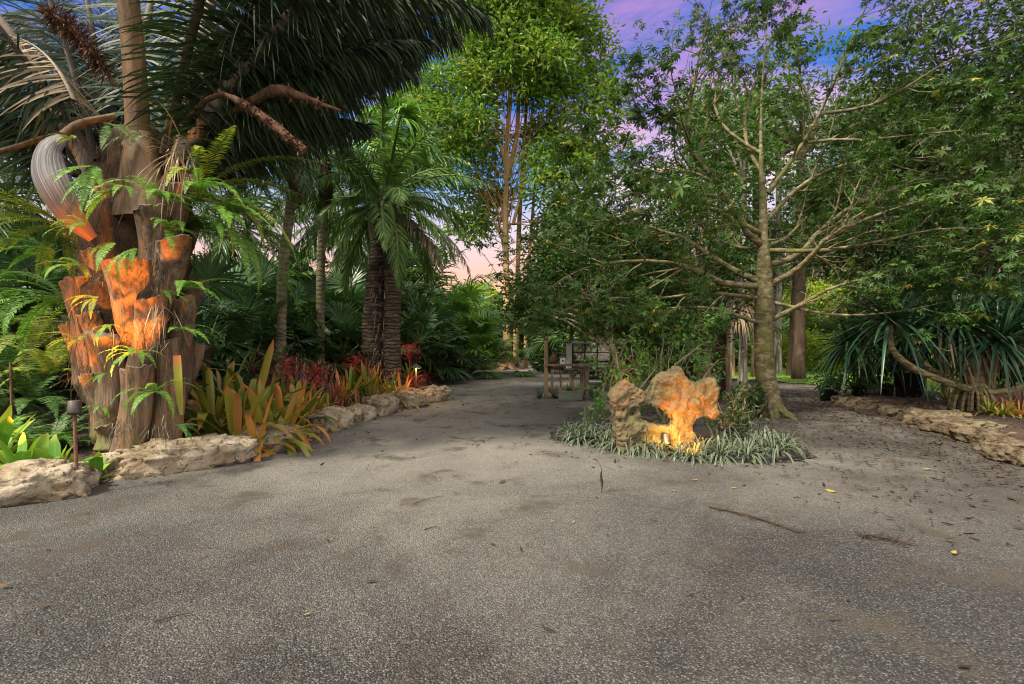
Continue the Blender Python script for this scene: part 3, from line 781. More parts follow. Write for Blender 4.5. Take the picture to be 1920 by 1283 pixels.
def broad_tree(name, base, trunk, tr, blobs, ncl, per, Ll, Lw, leafm, barkm, label, group=None, cr=.5, cat='tree', limbs=True, shell=.5, extra_trunks=(), limb_r=.35):
    t = thing(name, label, cat, base, group)
    pts = spline(trunk, 18); tt = np.linspace(0, 1, 18)
    mb = MB(); tube(mb, pts, tr * (1 - .6 * tt + .45 * np.exp(-tt * 14)), 12, 0, rough=.03)
    mb.build('trunk', barkm, t)
    for (p2, r2) in extra_trunks:
        mb = MB(); q = spline(p2, 16); tube(mb, q, r2 * (1 - .55 * np.linspace(0, 1, 16)), 10, 0, rough=.03); mb.build('trunk', barkm, t)
    if limbs:
        mb = MB()
        for c, rr in blobs:
            for _ in range(4):
                i = random.randint(6, 16); e = np.asarray(c) + rng.normal(0, .45, 3) * np.asarray(rr)
                if e[2] < pts[i][2] - .5: i = max(4, i - 5)
                mid = pts[i] * .45 + e * .55 + np.array([0, 0, .1 * np.linalg.norm(e - pts[i])])
                q = spline([pts[i], mid, e], 9)
                tube(mb, q, np.linspace(tr * limb_r, tr * .06, 9), 5, 0, cap=False)
                for k in range(4):
                    j = random.randint(3, 8); e2 = q[j] + rng.normal(0, .35, 3) * np.asarray(rr) * .9
                    tube(mb, spline([q[j], q[j] * .5 + e2 * .5 + rng.normal(0, .1, 3), e2], 5), np.linspace(tr * .09, tr * .025, 5), 4, 0, cap=False)
        mb.build('limbs', barkm, t)
    mb = MB(); crown(mb, blobs, ncl, per, Ll, Lw, cr, shell); mb.build('crown', leafm, t)
    return t

def shrub(name, base, rr, ncl, per, Ll, Lw, mat, label, group=None, cr=.25, cat='shrub', stems=7):
    """a leafy bush: stems and a crown of leaf clumps"""
    t = thing(name, label, cat, base, group); b = np.asarray(base, float)
    mb = MB()
    for k in range(stems):
        e = b + rand_dirs(1)[0] * np.asarray(rr) * .8; e[2] = b[2] + abs(e[2] - b[2]) + rr[2] * .7
        tube(mb, spline([b + rng.normal(0, .08, 3) * [1, 1, 0] - [0, 0, .1], b * .5 + e * .5 + rng.normal(0, .1, 3), e], 7), np.linspace(.03, .006, 7) * max(.5, rr[2]), 4, 0, cap=False)
    mb.build('stems', M['brown_bark'], t)
    mb = MB()
    crown(mb, [(b + [0, 0, rr[2] * .95], rr), (b + [rr[0] * .45, 0, rr[2] * .6], np.array(rr) * .65), (b + [-rr[0] * .5, .1, rr[2] * .75], np.array(rr) * .6), (b + [rr[0] * .1, -.2, rr[2] * 1.5], np.array(rr) * .5)], ncl, per, Ll, Lw, cr, .45)
    mb.build('crown', mat, t)
    return t

_ico = {}
def ico(sub):
    if sub not in _ico:
        bm = bmesh.new(); bmesh.ops.create_icosphere(bm, subdivisions=sub, radius=1)
        bm.verts.index_update()
        _ico[sub] = (np.array([v.co[:] for v in bm.verts]), np.array([[v.index for v in f.verts] for f in bm.faces])); bm.free()
    return _ico[sub]

def rock_mb(dims, seed, sub=5, rough=.22, pw=.62):
    V, FA = ico(sub); V = V.copy()
    V = np.sign(V) * np.abs(V) ** pw
    V /= np.abs(V).max(0)
    o = Vector((seed * 7.3, seed * 3.1, seed * 1.7)); out = np.empty_like(V)
    dm = np.array(dims) / 2.0
    for i, v in enumerate(V):
        q = Vector(v * dm / max(dm[2], .12) * .9) + o
        k = noise.fractal(q * .9, 1.0, 2.0, 3) * rough * 1.25 + noise.fractal(q * 3.2, .9, 2.1, 4) * rough * .5
        cell = noise.voronoi(q * 2.3)[0][0]
        k -= max(0., .3 - cell) * .26 * rough * 2
        out[i] = v * (1 + k)
    out *= dm
    lo = -dm[2] * .78
    out[:, 2] = np.where(out[:, 2] < lo, lo + (out[:, 2] - lo) * .15, out[:, 2])
    mb = MB(); mb.add(out, FA, None, 0, True)
    return mb

def rock(c, dims, rz, seed, label, group, name='boulder', mat='rock', sub=5, rough=.22, sink=.1, ry=0.):
    mb = rock_mb(dims, seed, sub, rough)
    o = mb.build(name, M[mat], origin=(0, 0, 0))
    o.location = (c[0], c[1], c[2] + dims[2] * .39 - sink * dims[2]); o.rotation_euler = (0, ry, rz)
    return tag(o, label, 'rock', group)
M['fibre_strands'] = leaf_mat('fibre_strands', [(.02, .014, .01), (.07, .05, .035), (.20, .16, .12)], trans=0, rough=.9, rib=False)
# ------------------------------------------------------------------ the giant palm at the left
PB = np.array([-5.0, 6.75, .05])
palm = thing('giant_palm', 'massive feather palm with thick sawn leaf bases lit orange and very long dark fronds', 'palm', PB)
mb = MB()
q = spline([PB - [0, 0, .25], PB + [.02, 0, .7], PB + [.0, 0, 1.7], PB + [.05, 0, 2.6], PB + [.1, 0, 3.5], PB + [.12, 0, 4.2]], 30)
rr_ = np.interp(np.linspace(0, 1, 30), [0, .15, .45, .7, .88, 1.], [.44, .42, .56, .62, .5, .3])
tube(mb, q, rr_, 26, 0, rough=.07)
fq = q[rng.integers(3, 29, 900)] + rng.normal(0, .05, (900, 3)); aa = U(0, 2 * math.pi, 900)
blades(mb, fq + np.column_stack([np.cos(aa), np.sin(aa), np.zeros(900)]) * U(.5, .70, 900)[:, None], rand_dirs(900, -.6), U(.15, .5, 900), .009, .5, 3, var=U(0, 1, 900))
mb.build('trunk', M['fibre'], palm)

def boot(px_t, py_t, px_b, py_b, wt, wb, d, dlean=.16, squash=.62, slant=.12, label=None, seed=1):
    a = P(px_b, py_b, d); b = P(px_t, py_t, d - dlean)
    m_, n = 24, 36
    t = np.linspace(-.34, 1, m_); pts = a + (b - a) * t[:, None]; pts[:, 1] += np.where(t < 0, -t * .3, 0)
    pts[:, 1] += .06 * np.sin(np.clip(t, 0, 1) * math.pi)
    wr = (wb + (wt - wb) * np.clip(t, 0, 1) ** .6 * .92) / F * d * .5
    ang = np.linspace(0, 2 * math.pi, n, endpoint=False)
    V = np.zeros((m_, n, 3))
    for i in range(m_):
        for j in range(n):
            f = noise.fractal(Vector((math.cos(ang[j]) * 2.6 + seed * 5.1, math.sin(ang[j]) * 2.6, t[i] * 1.3 + seed)), 1, 2, 4)
            rr = wr[i] * (1 + .10 * f + .035 * math.sin(ang[j] * 9 + seed + f * 2) + .03 * noise.noise(Vector((ang[j] * 6, t[i] * .8, seed))))
            V[i, j] = pts[i] + np.array([math.cos(ang[j]) * rr, -math.sin(ang[j]) * rr * squash, 0])
            if i == m_ - 1: V[i, j, 2] += slant * wr[i] * 2 * math.cos(ang[j]) + .03 * f
    mb = MB()
    i = np.arange(m_ - 1)[:, None] * n; j = np.arange(n)[None]; k = (j + 1) % n
    mb.add(V.reshape(-1, 3), np.stack([i + k, i + j, i + n + j, i + n + k], -1).reshape(-1, 4), None, 0, True)
    top = V[-1]; cen = top.mean(0); rim = cen + (top - cen) * .93 + [0, 0, .012]; inn = cen + (top - cen) * .5 - [0, 0, .02]
    VV = np.vstack([top, rim, inn, cen - [0, 0, .03]]); jj = np.arange(n); kk = (jj + 1) % n
    FQ = np.vstack([np.stack([kk, jj, jj + n, kk + n], -1), np.stack([kk + n, jj + n, jj + 2 * n, kk + 2 * n], -1)])
    mb.add(VV, FQ, None, 1, True); 
    mb.add(VV, np.stack([kk + 2 * n, jj + 2 * n, np.full(n, 3 * n)], -1), None, 1, True)
    o = mb.build('leaf_base', [M['boot'], M['boot_cut']], palm)
    if label: o['label'] = label

for k, a in enumerate([
    (237, 490, 240, 622, 86, 34, 6.02, .22, .7, .05, 'broad sawn leaf base glowing orange at the middle of the trunk'),
    (138, 525, 172, 730, 50, 36, 6.42), (190, 628, 205, 765, 62, 44, 6.1, .12, .7, -.1),
    (286, 562, 258, 690, 60, 40, 6.06), (326, 452, 292, 590, 62, 42, 6.28, .2),
    (258, 690, 238, 846, 54, 62, 6.0, .05, .7, .1, 'mossy grey leaf base at the foot of the trunk'), (160, 705, 192, 818, 24, 46, 6.15),
    (280, 392, 282, 500, 58, 44, 6.2), (208, 345, 222, 490, 62, 40, 6.38), (126, 610, 150, 720, 30, 26, 6.55),
    (318, 640, 304, 830, 50, 66, 6.22, .05), (178, 470, 205, 600, 52, 40, 6.38), (195, 800, 197, 842, 34, 42, 5.98, .02),
    (345, 560, 322, 700, 40, 40, 6.5), (165, 590, 190, 690, 40, 36, 6.3), (330, 350, 300, 470, 60, 50, 6.45), (160, 400, 185, 520, 46, 40, 6.6),
]):
    boot(*(a[:10] if len(a) > 7 else a), label=a[10] if len(a) > 10 else None, seed=k + 1)
# leaf bases round the far side
for k in range(9):
    a = R(20 + k * 18); z = .5 + (k % 3) * .9
    p0 = PB + np.array([math.cos(a) * .45, math.sin(a) * .45, z]); mb = MB()
    tube(mb, spline([p0, p0 + [math.cos(a) * .12, math.sin(a) * .12, .5], p0 + [math.cos(a) * .22, math.sin(a) * .22, .95]], 8), np.linspace(.14, .22, 8), 10, 0, squash=.6, rough=.05)
    mb.build('leaf_base', M['boot'], palm)

M['petiole_dark'] = bark_mat('petiole_dark', (.02, .016, .010), (.045, .034, .02), (.08, .06, .035), scale=3, stretch=(5, 5, .3), bumpd=.006, rough=.6)
# fronds: (base px, base py, base depth, azimuth, elevation, length, bend, petiole radius, leaflet length, material of rachis, start)
FR = [
    (262, 330, 6.45, -80, 86, 8.5, 78, .20, 1.0, 'petiole', .30), (330, 320, 6.75, 75, 82, 9, 70, .17, 1.1, 'petiole', .2),
    (172, 330, 6.55, 184, 64, 7.5, 66, .15, 1.0, 'petiole_grey', .2), (338, 300, 6.5, -4, 56, 6.8, 82, .15, 1.15, 'petiole_grey', .17),
    (345, 310, 6.7, 6, 49, 3.8, 54, .07, .95, 'petiole', .16), (345, 300, 7.0, 32, 58, 4.1, 66, .11, 1.15, 'petiole', .15),
    (330, 290, 7.2, 60, 62, 6, 66, .12, 1.1, 'petiole', .15), (200, 300, 7.1, 130, 55, 7, 70, .12, 1.0, 'petiole', .15),
    (150, 330, 6.9, 166, 40, 5.5, 60, .09, .95, 'petiole', .15), (180, 300, 6.3, 215, 60, 6.5, 70, .1, 1.0, 'petiole', .2),
    (310, 290, 6.35, -32, 66, 8.5, 84, .13, 1.15, 'petiole', .2), (345, 310, 6.5, -18, 66, 5.7, 88, .11, 1.1, 'petiole', .2),
    (345, 300, 6.9, 16, 66, 4.9, 88, .11, 1.15, 'petiole', .2), (235, 290, 7.0, 100, 78, 9, 60, .13, 1.1, 'petiole', .2),
    (345, 310, 6.7, 10, 68, 5.4, 95, .10, 1.1, 'petiole', .2), 
    (345, 330, 7.1, 40, 50, 3.1, 60, .08, .9, 'petiole', .18), (150, 320, 7.0, 175, 58, 6.5, 64, .09, 1.1, 'petiole', .08), (140, 330, 6.8, 188, 45, 5.5, 60, .09, 1.1, 'petiole', .08), (200, 310, 7.2, 140, 72, 7.5, 66, .1, 1.15, 'petiole', .1), (180, 310, 7.0, 165, 74, 8, 70, .1, 1.15, 'petiole', .1), (250, 300, 7.3, 85, 60, 7, 60, .1, 1.2, 'petiole', .1), (290, 300, 7.3, 60, 70, 8, 66, .1, 1.2, 'petiole', .1), (200, 300, 7.3, 115, 66, 7, 60, .1, 1.2, 'petiole', .1), (330, 290, 7.2, 45, 60, 5.2, 60, .1, 1.2, 'petiole', .1), (170, 320, 7.2, 150, 60, 6.5, 64, .1, 1.1, 'petiole', .1), (330, 300, 6.9, 20, 59, 4.0, 62, .09, 1.1, 'petiole', .1), (320, 300, 6.8, 22, 78, 8., 95, .12, 1.2, 'petiole', .18),
    (150, 300, 6.8, 195, 52, 6, 66, .1, 1.0, 'petiole', .2),
]
for (px, py, d, az, el, L, bd, r0, Lf, rm, st) in FR:
    mb = MB()
    frond(mb, P(px, py, d), az, el, L, bd, 230, Lf, .040, .75, 30, st if r0 >= .15 else .07, .35, r0 * (.72 if r0 >= .15 else .5), 1.5, 4, azb=U(-8, 8), droop=.35, rn=10, taper=.35, jit=.09)
    mb.build('frond', [M['palm_dark'], M[rm if r0 >= .15 else 'petiole_dark']], palm)
# the big clasping sheath of the upright leaf
mb = MB(); a, b = P(262, 410, 6.3), P(262, 250, 6.35)
tube(mb, spline([a, a * .5 + b * .5, b], 10), np.array([.40, .36, .33, .30, .27, .24, .22, .20, .18, .16]), 16, 0, squash=.5, rough=.03)
mb.build('leaf_sheath', M['petiole'], palm)
# bleached dry leaflets at the left
for (px, py, az, el, L) in ((140, 190, 165, 62, 1.5),):
    mb = MB(); frond(mb, P(px, py, 6.0), az, el, L, 50, 34, 1.0, .03, .9, 10, .05, .3, .03, 1.2, 4, droop=.3)
    mb.build('dead_frond', [M['palm_dry'], M['petiole_grey']], palm)
mb = MB(); n = 60
blades(mb, P(330, 285, 6.0) + rng.normal(0, .07, (n, 3)), nrm(rng.normal(0, .6, (n, 3)) + [0, -.3, -.6]), U(.3, .75, n), .018, .4, 4, var=U(0, 1, n))
mb.build('dead_leaf_strips', M['palm_dry'], palm); mb = MB()
blades(mb, P(235, 590, 5.8) + rng.normal(0, .05, (14, 3)) + [.38, 0, .1], nrm(rng.normal(0, .4, (14, 3)) + [.2, -.2, -.8]), U(.2, .4, 14), .014, .3, 3, var=U(.5, 1, 14))
mb.build('dead_leaf_strips', M['palm_dry'], palm)
for (px, py, d_) in ((172, 560, 6.15), (222, 640, 5.95), (300, 520, 6.05), (282, 650, 5.9), (200, 520, 6.2), (335, 600, 6.0), (262, 620, 5.9), (155, 690, 6.2), (225, 790, 5.9), (290, 480, 6.1), (190, 430, 6.3), (300, 800, 5.95)):
    mb = MB(); n = 55; a0 = P(px, py, d_) + rng.normal(0, .07, (n, 3)); blades(mb, a0, nrm(rng.normal(0, .6, (n, 3)) + [0, -.1, -.5]), U(.08, .28, n), .007, .5, 4, var=U(0, .9, n), wave=.06)
    mb.build('trunk_fibre', M['fibre_strands'], palm)
# ribbed woody spathe curling out at the left
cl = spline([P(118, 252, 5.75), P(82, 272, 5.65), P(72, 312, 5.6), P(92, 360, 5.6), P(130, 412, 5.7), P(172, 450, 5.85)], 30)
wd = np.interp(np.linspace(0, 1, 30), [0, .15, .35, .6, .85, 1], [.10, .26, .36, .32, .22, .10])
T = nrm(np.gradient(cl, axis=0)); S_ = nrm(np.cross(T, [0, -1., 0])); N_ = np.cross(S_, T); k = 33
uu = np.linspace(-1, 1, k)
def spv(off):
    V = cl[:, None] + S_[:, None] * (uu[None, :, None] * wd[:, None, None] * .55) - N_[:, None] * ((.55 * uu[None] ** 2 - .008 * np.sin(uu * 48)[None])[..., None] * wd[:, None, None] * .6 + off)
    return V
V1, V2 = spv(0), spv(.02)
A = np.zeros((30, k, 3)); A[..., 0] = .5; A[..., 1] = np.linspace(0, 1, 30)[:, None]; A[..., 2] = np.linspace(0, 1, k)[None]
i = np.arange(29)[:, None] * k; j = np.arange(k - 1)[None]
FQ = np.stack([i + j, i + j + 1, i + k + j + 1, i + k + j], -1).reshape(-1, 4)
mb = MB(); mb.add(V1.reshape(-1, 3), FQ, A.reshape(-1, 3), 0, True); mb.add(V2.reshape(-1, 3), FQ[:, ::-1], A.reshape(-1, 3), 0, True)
o = mb.build('spathe', M['spathe'], palm); o['label'] = 'ribbed silver woody spathe with painted orange glow curling out of the trunk'
mb = MB(); tube(mb, spline([P(118, 255, 5.75), P(150, 232, 5.9), P(215, 218, 6.1)], 8), np.linspace(.05, .035, 8), 8, 0)
mb.build('spathe_stalk', M['petiole'], palm)
mb = MB(); tube(mb, spline([P(-30, 292, 5.9), P(30, 276, 6.0), P(66, 264, 6.2), P(110, 250, 6.5)], 8), .03, 7, 0); mb.build('old_stalk', M['petiole'], palm)
# old fruit stalks
def fruit_stalk(pts, r0, r1, nb, bl, seg=(.25, 1.), wr=.5):
    q = spline(pts, 24); mb = MB()
    tube(mb, q, np.interp(np.linspace(0, 1, 24), [0, .25, .5, 1], [r0 * .4, r0 * .8, r0, r1]), 8, 0, rough=.1)
    f = U(seg[0], seg[1], nb) * 23; i = f.astype(int)
    blades(mb, q[i] + rng.normal(0, r0 * .4, (nb, 3)), rand_dirs(nb, -.1), bl * U(.6, 1.3, nb), bl * wr, .1, 2, var=U(.2, 1, nb))
    mb.build('fruit_stalk', M['stalk'], palm)
M['stalk'] = bark_mat('fruit_stalk_brown', (.05, .026, .016), (.13, .065, .038), (.24, .15, .10), scale=14, bumpd=.01)
fruit_stalk([P(420, 176, 5.9), P(455, 194, 5.85), P(500, 225, 5.8), P(540, 258, 5.8), P(572, 282, 5.8)], .055, .045, 1500, .05)
fruit_stalk([P(345, 230, 6.3), P(385, 190, 6.1), P(420, 176, 5.9)], .03, .03, 4, .03)
fruit_stalk([P(430, 215, 6.4), P(510, 172, 6.2), P(560, 180, 6.1), P(600, 194, 6.1), P(640, 208, 6.1)], .07, .012, 160, .07, (.45, .9))
fruit_stalk([P(215, 160, 5.6), P(175, 100, 5.5), P(130, 50, 5.5), P(75, 18, 5.5)], .04, .03, 900, .19, (.15, .95), .07)

# uplight hidden at the foot of the palm
spot('palm_uplight', (-4.22, 5.1, .74), P(240, 500, 6.1), 420, 46, (1.0, .31, .035), .05)
spot('palm_uplight', (-5.2, 5.3, .4), P(165, 600, 6.3), 150, 44, (1.0, .33, .04), .05)
fx = thing('spotlight', 'small black garden spotlight at the foot of the giant palm', 'spotlight', (-4.55, 5.3, gz(-4.55, 5.3)))
mb = MB(); b0 = np.array([-4.55, 5.33, gz(-4.55, 5.3)]); tube(mb, [b0 - [0, 0, .1], b0 + [0, 0, .16]], .012, 8, 0); mb.build('stake', M['black'], fx)
mb = MB(); hd = nrm(P(240, 545, 6.1) - (b0 + [0, 0, .2])); tube(mb, [b0 + [0, 0, .2] - hd * .06, b0 + [0, 0, .2], b0 + [0, 0, .2] + hd * .06], [.035, .045, .05], 12, 0); mb.build('lamp_head', M['black'], fx)

# ------------------------------------------------------------------ ferns on and round the palm
FN = 'ferns growing on the palm trunk'
def pf(px, py, d, n, L, az, el, bend, mat, label, **kw):
    if L < 1: L *= .9; n = int(n * 1.4 + .5); d -= .12
    return fern(P(px, py, d), n, L, M[mat], az, el, bend, label, FN, **kw)
pf(205, 235, 5.75, 2, .75, (-60, -20), (-35, -10), 40, 'fern_dark', 'dark fern frond pair hanging beside the upright petiole of the palm')
pf(182, 312, 5.75, 4, .75, (-120, -50), (-40, -5), 40, 'fern', 'bright green fern hanging just right of the ribbed spathe')
pf(230, 350, 5.75, 5, .60, (-200, 20), (-20, 30), 70, 'fern', 'fern drooping above the broad orange leaf base')
pf(160, 425, 5.7, 4, .42, (150, 290), (0, 50), 90, 'fern', 'fern tuft below the tip of the ribbed spathe')
pf(300, 372, 5.8, 6, .72, (-110, 40), (-5, 55), 80, 'fern', 'fern in the leaf axils right of the trunk centre')
pf(372, 358, 5.95, 5, .75, (-90, 60), (-5, 50), 75, 'fern', 'large light green fern at the upper right of the trunk')
pf(135, 260, 5.8, 3, .3, (180, 320), (-20, 40), 60, 'fern_yellow', 'small yellow green fern on the stalk of the spathe')
pf(180, 560, 5.85, 6, .42, (120, 300), (-20, 40), 80, 'fern_yellow', 'yellow fern against the left leaf bases')
pf(205, 610, 5.8, 4, .32, (-150, -20), (-30, 30), 70, 'fern', 'small bright fern over the middle left leaf base')
pf(250, 662, 5.72, 7, .45, (-200, 20), (-10, 50), 90, 'fern', 'bright fern above the mossy leaf base')
pf(290, 735, 5.7, 8, .5, (-200, 40), (-15, 50), 90, 'fern', 'dense fern low on the right of the trunk foot')
pf(300, 545, 5.95, 3, .55, (-60, 50), (0, 40), 80, 'fern', 'fern arching out right at mid height of the trunk')
pf(345, 545, 6.05, 4, .7, (-70, 40), (0, 40), 80, 'fern', 'fern arching over the tall bromeliads')
pf(200, 700, 5.85, 3, .3, (-180, -60), (-20, 30), 80, 'fern', 'tiny fern on the lower left leaf bases')
pf(190, 765, 5.8, 4, .3, (-180, 0), (0, 50), 80, 'fern', 'small fern at the left foot of the trunk')
pf(325, 800, 5.75, 4, .45, (-40, 60), (0, 40), 70, 'fern_dark', 'dark fern at the right foot of the trunk')
pf(265, 250, 5.9, 3, .55, (-110, -60), (-35, 10), 50, 'fern_dark', 'dark fern in front of the upright petiole')
for (px, py, d, n, L, az, el, m_, lab) in ((150, 500, 6.0, 4, .5, (110, 250), (-10, 40), 'fern', 'fern sprouting left above the tall left leaf base'), (95, 470, 6.2, 5, .7, (120, 260), (-10, 45), 'fern', 'light fern spreading left below the spathe tip'),
    (315, 430, 5.95, 5, .55, (-100, 40), (-20, 40), 'fern', 'fern hanging over the right tall leaf base'), (255, 465, 5.75, 3, .5, (-130, -50), (-40, 0), 'fern', 'fern hanging in front of the broad leaf base top'), (215, 455, 5.8, 3, .5, (-160, -70), (-40, 10), 'fern', 'fern hanging left of the broad leaf base top'),
    (400, 400, 6.2, 6, .9, (-60, 60), (0, 50), 'fern', 'bright fern reaching right beside the palm crown'), (150, 640, 5.95, 5, .45, (110, 260), (0, 50), 'fern_yellow', 'yellow fern at the far left leaf bases'), (330, 620, 6.0, 4, .55, (-60, 50), (-5, 40), 'fern', 'fern arching right above the cut orange leaf')):
    pf(px, py, d, n, L, az, el, 75, m_, lab)
# long feathery fern curtains
pf(360, 375, 6.5, 15, 1.7, (-60, 70), (0, 55), 85, 'fern_yellow', 'long feathery fern curtain arching right from the trunk', pairs=60, Lf=.13, Wf=.020)
pf(350, 430, 6.7, 15, 1.9, (-50, 60), (-5, 45), 85, 'fern', 'long green fern curtain falling behind the bromeliads', pairs=64, Lf=.14, Wf=.022)
pf(380, 300, 7.2, 13, 2.0, (-30, 80), (-10, 40), 80, 'fern_dark', 'dark fern curtain under the hanging palm leaflets', pairs=64, Lf=.15, Wf=.022)
pf(130, 430, 6.7, 15, 1.4, (120, 260), (-5, 50), 85, 'fern_yellow', 'yellowish fern curtain arching left from the trunk', pairs=54, Lf=.12, Wf=.02)
pf(110, 350, 7.0, 13, 1.7, (120, 240), (-10, 45), 80, 'fern_dark', 'dark fern curtain behind the ribbed spathe', pairs=56, Lf=.14, Wf=.022)
pf(120, 560, 6.6, 13, 1.2, (130, 260), (-5, 50), 85, 'fern', 'green fern curtain left of the trunk at mid height', pairs=46, Lf=.11, Wf=.02)
# ferns on the ground left of the palm
GF = 'ferns in the shade left of the palm'
for (px, py, d, L, m_, lab) in ((60, 690, 7.2, 1.0, 'fern_dark', 'dark ground fern nearest the left side of the palm'), (10, 640, 8.0, 1.2, 'fern_dark', 'tall dark ground fern behind the rusty stake'),
                              (105, 760, 6.5, .7, 'fern_dark', 'low ground fern between the lamp stake and the palm'), (-20, 560, 8.6, 1.5, 'fern', 'large green ground fern at the far left'),
                              (70, 590, 8.3, 1.4, 'fern_yellow', 'yellow tinged ground fern left of the palm'), (95, 640, 7.6, .9, 'fern_yellow', 'small yellow ground fern beside the left leaf bases'),
                              (-60, 700, 7.0, 1.0, 'fern_dark', 'dark ground fern at the left picture edge'), (60, 800, 6.1, .7, 'fern', 'green ground fern behind the broad leaved plants'), (25, 770, 6.7, .8, 'fern_dark', 'dark ground fern between the two rusty stakes'), (110, 800, 6.2, .6, 'fern_dark', 'dark ground fern at the left foot of the palm'), (-10, 780, 6.3, .8, 'fern', 'green ground fern at the left picture edge')):
    p = P(px, py, d); x, y = p[0], p[1]
    fern(np.array([x, y, max(gz(x, y), p[2] - .5)]), 16, L, M[m_], (0, 360), (15, 80), 95, lab, GF, pairs=40, Lf=.11 * L + .03, Wf=.024)

# ------------------------------------------------------------------ bed edging rocks
LB = 'limestone boulders edging the left bed'
for k, (cx, cy_, dims, rz, lab) in enumerate([
    ((-4.75, 4.92), 0, (1.15, .62, .42), 30, 'limestone boulder left of the rusty lamp stake'),
    ((-3.95, 6.15), 0, (1.62, .62, .46), 42, 'longest limestone boulder at the foot of the giant palm'),
    ((-3.45, 7.15), 0, (.80, .55, .40), 45, 'squarish boulder right of the longest limestone boulder'),
    ((-3.36, 7.75), 0, (.42, .45, .32), 60, 'smallest rock under the orange bromeliad leaf tips'),
    ((-3.12, 8.85), 0, (.85, .5, .42), 62, 'boulder half hidden behind the drooping bromeliad leaves'),
    ((-2.98, 9.75), 0, (.8, .5, .36), 65, 'flat topped pitted boulder below the purple bromeliads'),
    ((-2.78, 10.75), 0, (1.0, .6, .42), 62, 'rough grey boulder below the red bromeliads'),
    ((-2.42, 12.0), 0, (1.0, .75, .5), 60, 'tall pale boulder beside the mushroom path light'),
    ((-2.05, 13.1), 0, (1.0, .7, .48), 40, 'rounded orange lit boulder at the corner of the left bed'),
    ((-2.75, 12.6), 0, (.8, .6, .55), 10, 'pale boulder behind the mushroom path light'),
]):
    x, y = cx
    rock((x, y, 0), (dims[0] * .9, dims[1], dims[2] * U(.9, 1.1)), R(rz + U(-8, 8)), k + 3, lab, LB)
FRK = 'distant rocks edging the path bend'
for k, (px, py, w_, h_, lab) in enumerate([(815, 702, .9, .45, 'low brown rock beside the fan palm clump'), (838, 700, .7, .4, 'brown rock directly left of the fan palm foot'), (920, 692, 1.2, .5, 'orange lit rock right of the fan palm clump'),
                                     (950, 689, 1.0, .4, 'pale rock left of the tall tree foot'), (985, 684, 1.3, .5, 'pale rock right of the tall tree foot'), (1005, 682, 1.3, .55, 'farthest pale rock beside the wooden post'), (780, 704, .9, .5, 'mossy brown rock behind the red flowers')]):
    p = G(px, py, .0); rock((p[0], p[1], 0), (w_, .6, h_), U(-.4, .4), k + 30, lab, FRK, sub=4)

# ------------------------------------------------------------------ lamps of the left bed
def stake_light(name, px, py_b, py_h, d, label, hat=True):
    p = P(px, py_b, d); z0 = gz(p[0], p[1]); z1 = P(px, py_h, d)[2]
    t = thing(name, label, 'path light', (p[0], p[1], z0))
    mb = MB(); tube(mb, [[p[0] + .03, p[1], z0 - .1], [p[0], p[1], z1]], .016, 8, 0); mb.build('post', M['rust'], t)
    if hat:
        mb = MB(); lathe(mb, (p[0], p[1], z1), [(.03, -.01), (.062, -.01), (.06, .02), (.052, .12), (.045, .125), (0, .125)], 16); mb.build('lamp_hood', M['bronze'], t)
    return t
stake_light('path_light', 140, 890, 775, 5.0, 'rusty stake with a dark lamp hood in front of the giant palm')
stake_light('path_light', 20, 760, 680, 6.8, 'second rusty stake at the far left among the ferns', False)
p = np.array([-2.28, 12.15, 0]); t = thing('path_light', 'mushroom path light with a flat dark cap above the pale boulders', 'path light', p)
mb = MB(); tube(mb, [p, p + [0, 0, .86]], .016, 8, 0); mb.build('post', M['bronze'], t)
mb = MB(); lathe(mb, p, [(.0, .99), (.03, .985), (.14, .90), (.145, .89), (.13, .885), (.02, .90)], 18); mb.build('lamp_cap', M['bronze'], t)
mb = MB(); tube(mb, [p + [0, 0, .82], p + [0, 0, .895]], .02, 10, 0); mb.build('lamp_tube', M['glow'], t)
l = bpy.data.lights.new('path_lamp', 'POINT'); l.energy = 9; l.color = (1, .5, .14); l.shadow_soft_size = .04
o = bpy.data.objects.new('path_lamp', l); COL.objects.link(o); o.location = p + [0.08, -.08, .80]

# ------------------------------------------------------------------ bromeliads
def brom(px, py, d, n, L, Wd, mat, label, group, z=None, el=(10, 84), droop=(.10, .85), spike=None, name='bromeliad', ad=0.):
    p = P(px, py, d); z0 = gz(p[0], p[1]) if z is None else z
    b = np.array([p[0], p[1], z0 + .02])
    t = thing(name, label, 'bromeliad', b, group)
    mb = MB(); rosette(mb, b, n, L, Wd, el, droop, 7, .4, var=np.clip(rng.normal(.46, .26, n), 0, 1), r=.03,
                       prof=lambda t: np.interp(t, [0, .2, .6, .85, 1], [.8, .95, 1.05, .8, .05]))
    mb.build('leaves', mat, t)
    if spike:
        h, r = spike; mb = MB(); k = 150
        tube(mb, [b, b + [0, 0, h]], .014, 6, 0)
        zz = U(.0, 1, k); a = U(0, 2 * math.pi, k)
        P0 = b + np.column_stack([np.zeros(k), np.zeros(k), h * .55 + zz * h * .45])
        D = np.column_stack([np.cos(a), np.sin(a), U(-.1, .7, k)])
        blades(mb, P0, D, r * (1.1 - zz * .7) * U(.7, 1.1, k), .014, .15, 4, prof=lambda t: np.array([.5, 1, .6, 1, .3])[:len(t)])
        blades(mb, P0 + nrm(D) * (r * .6 * U(.5, 1.2, k))[:, None], rand_dirs(k, .2), .09, .016, .1, 2)
        mb.build('flower_spike', M['flower_red'], t)
    return t
BG = 'tall strappy bromeliads beside the palm'
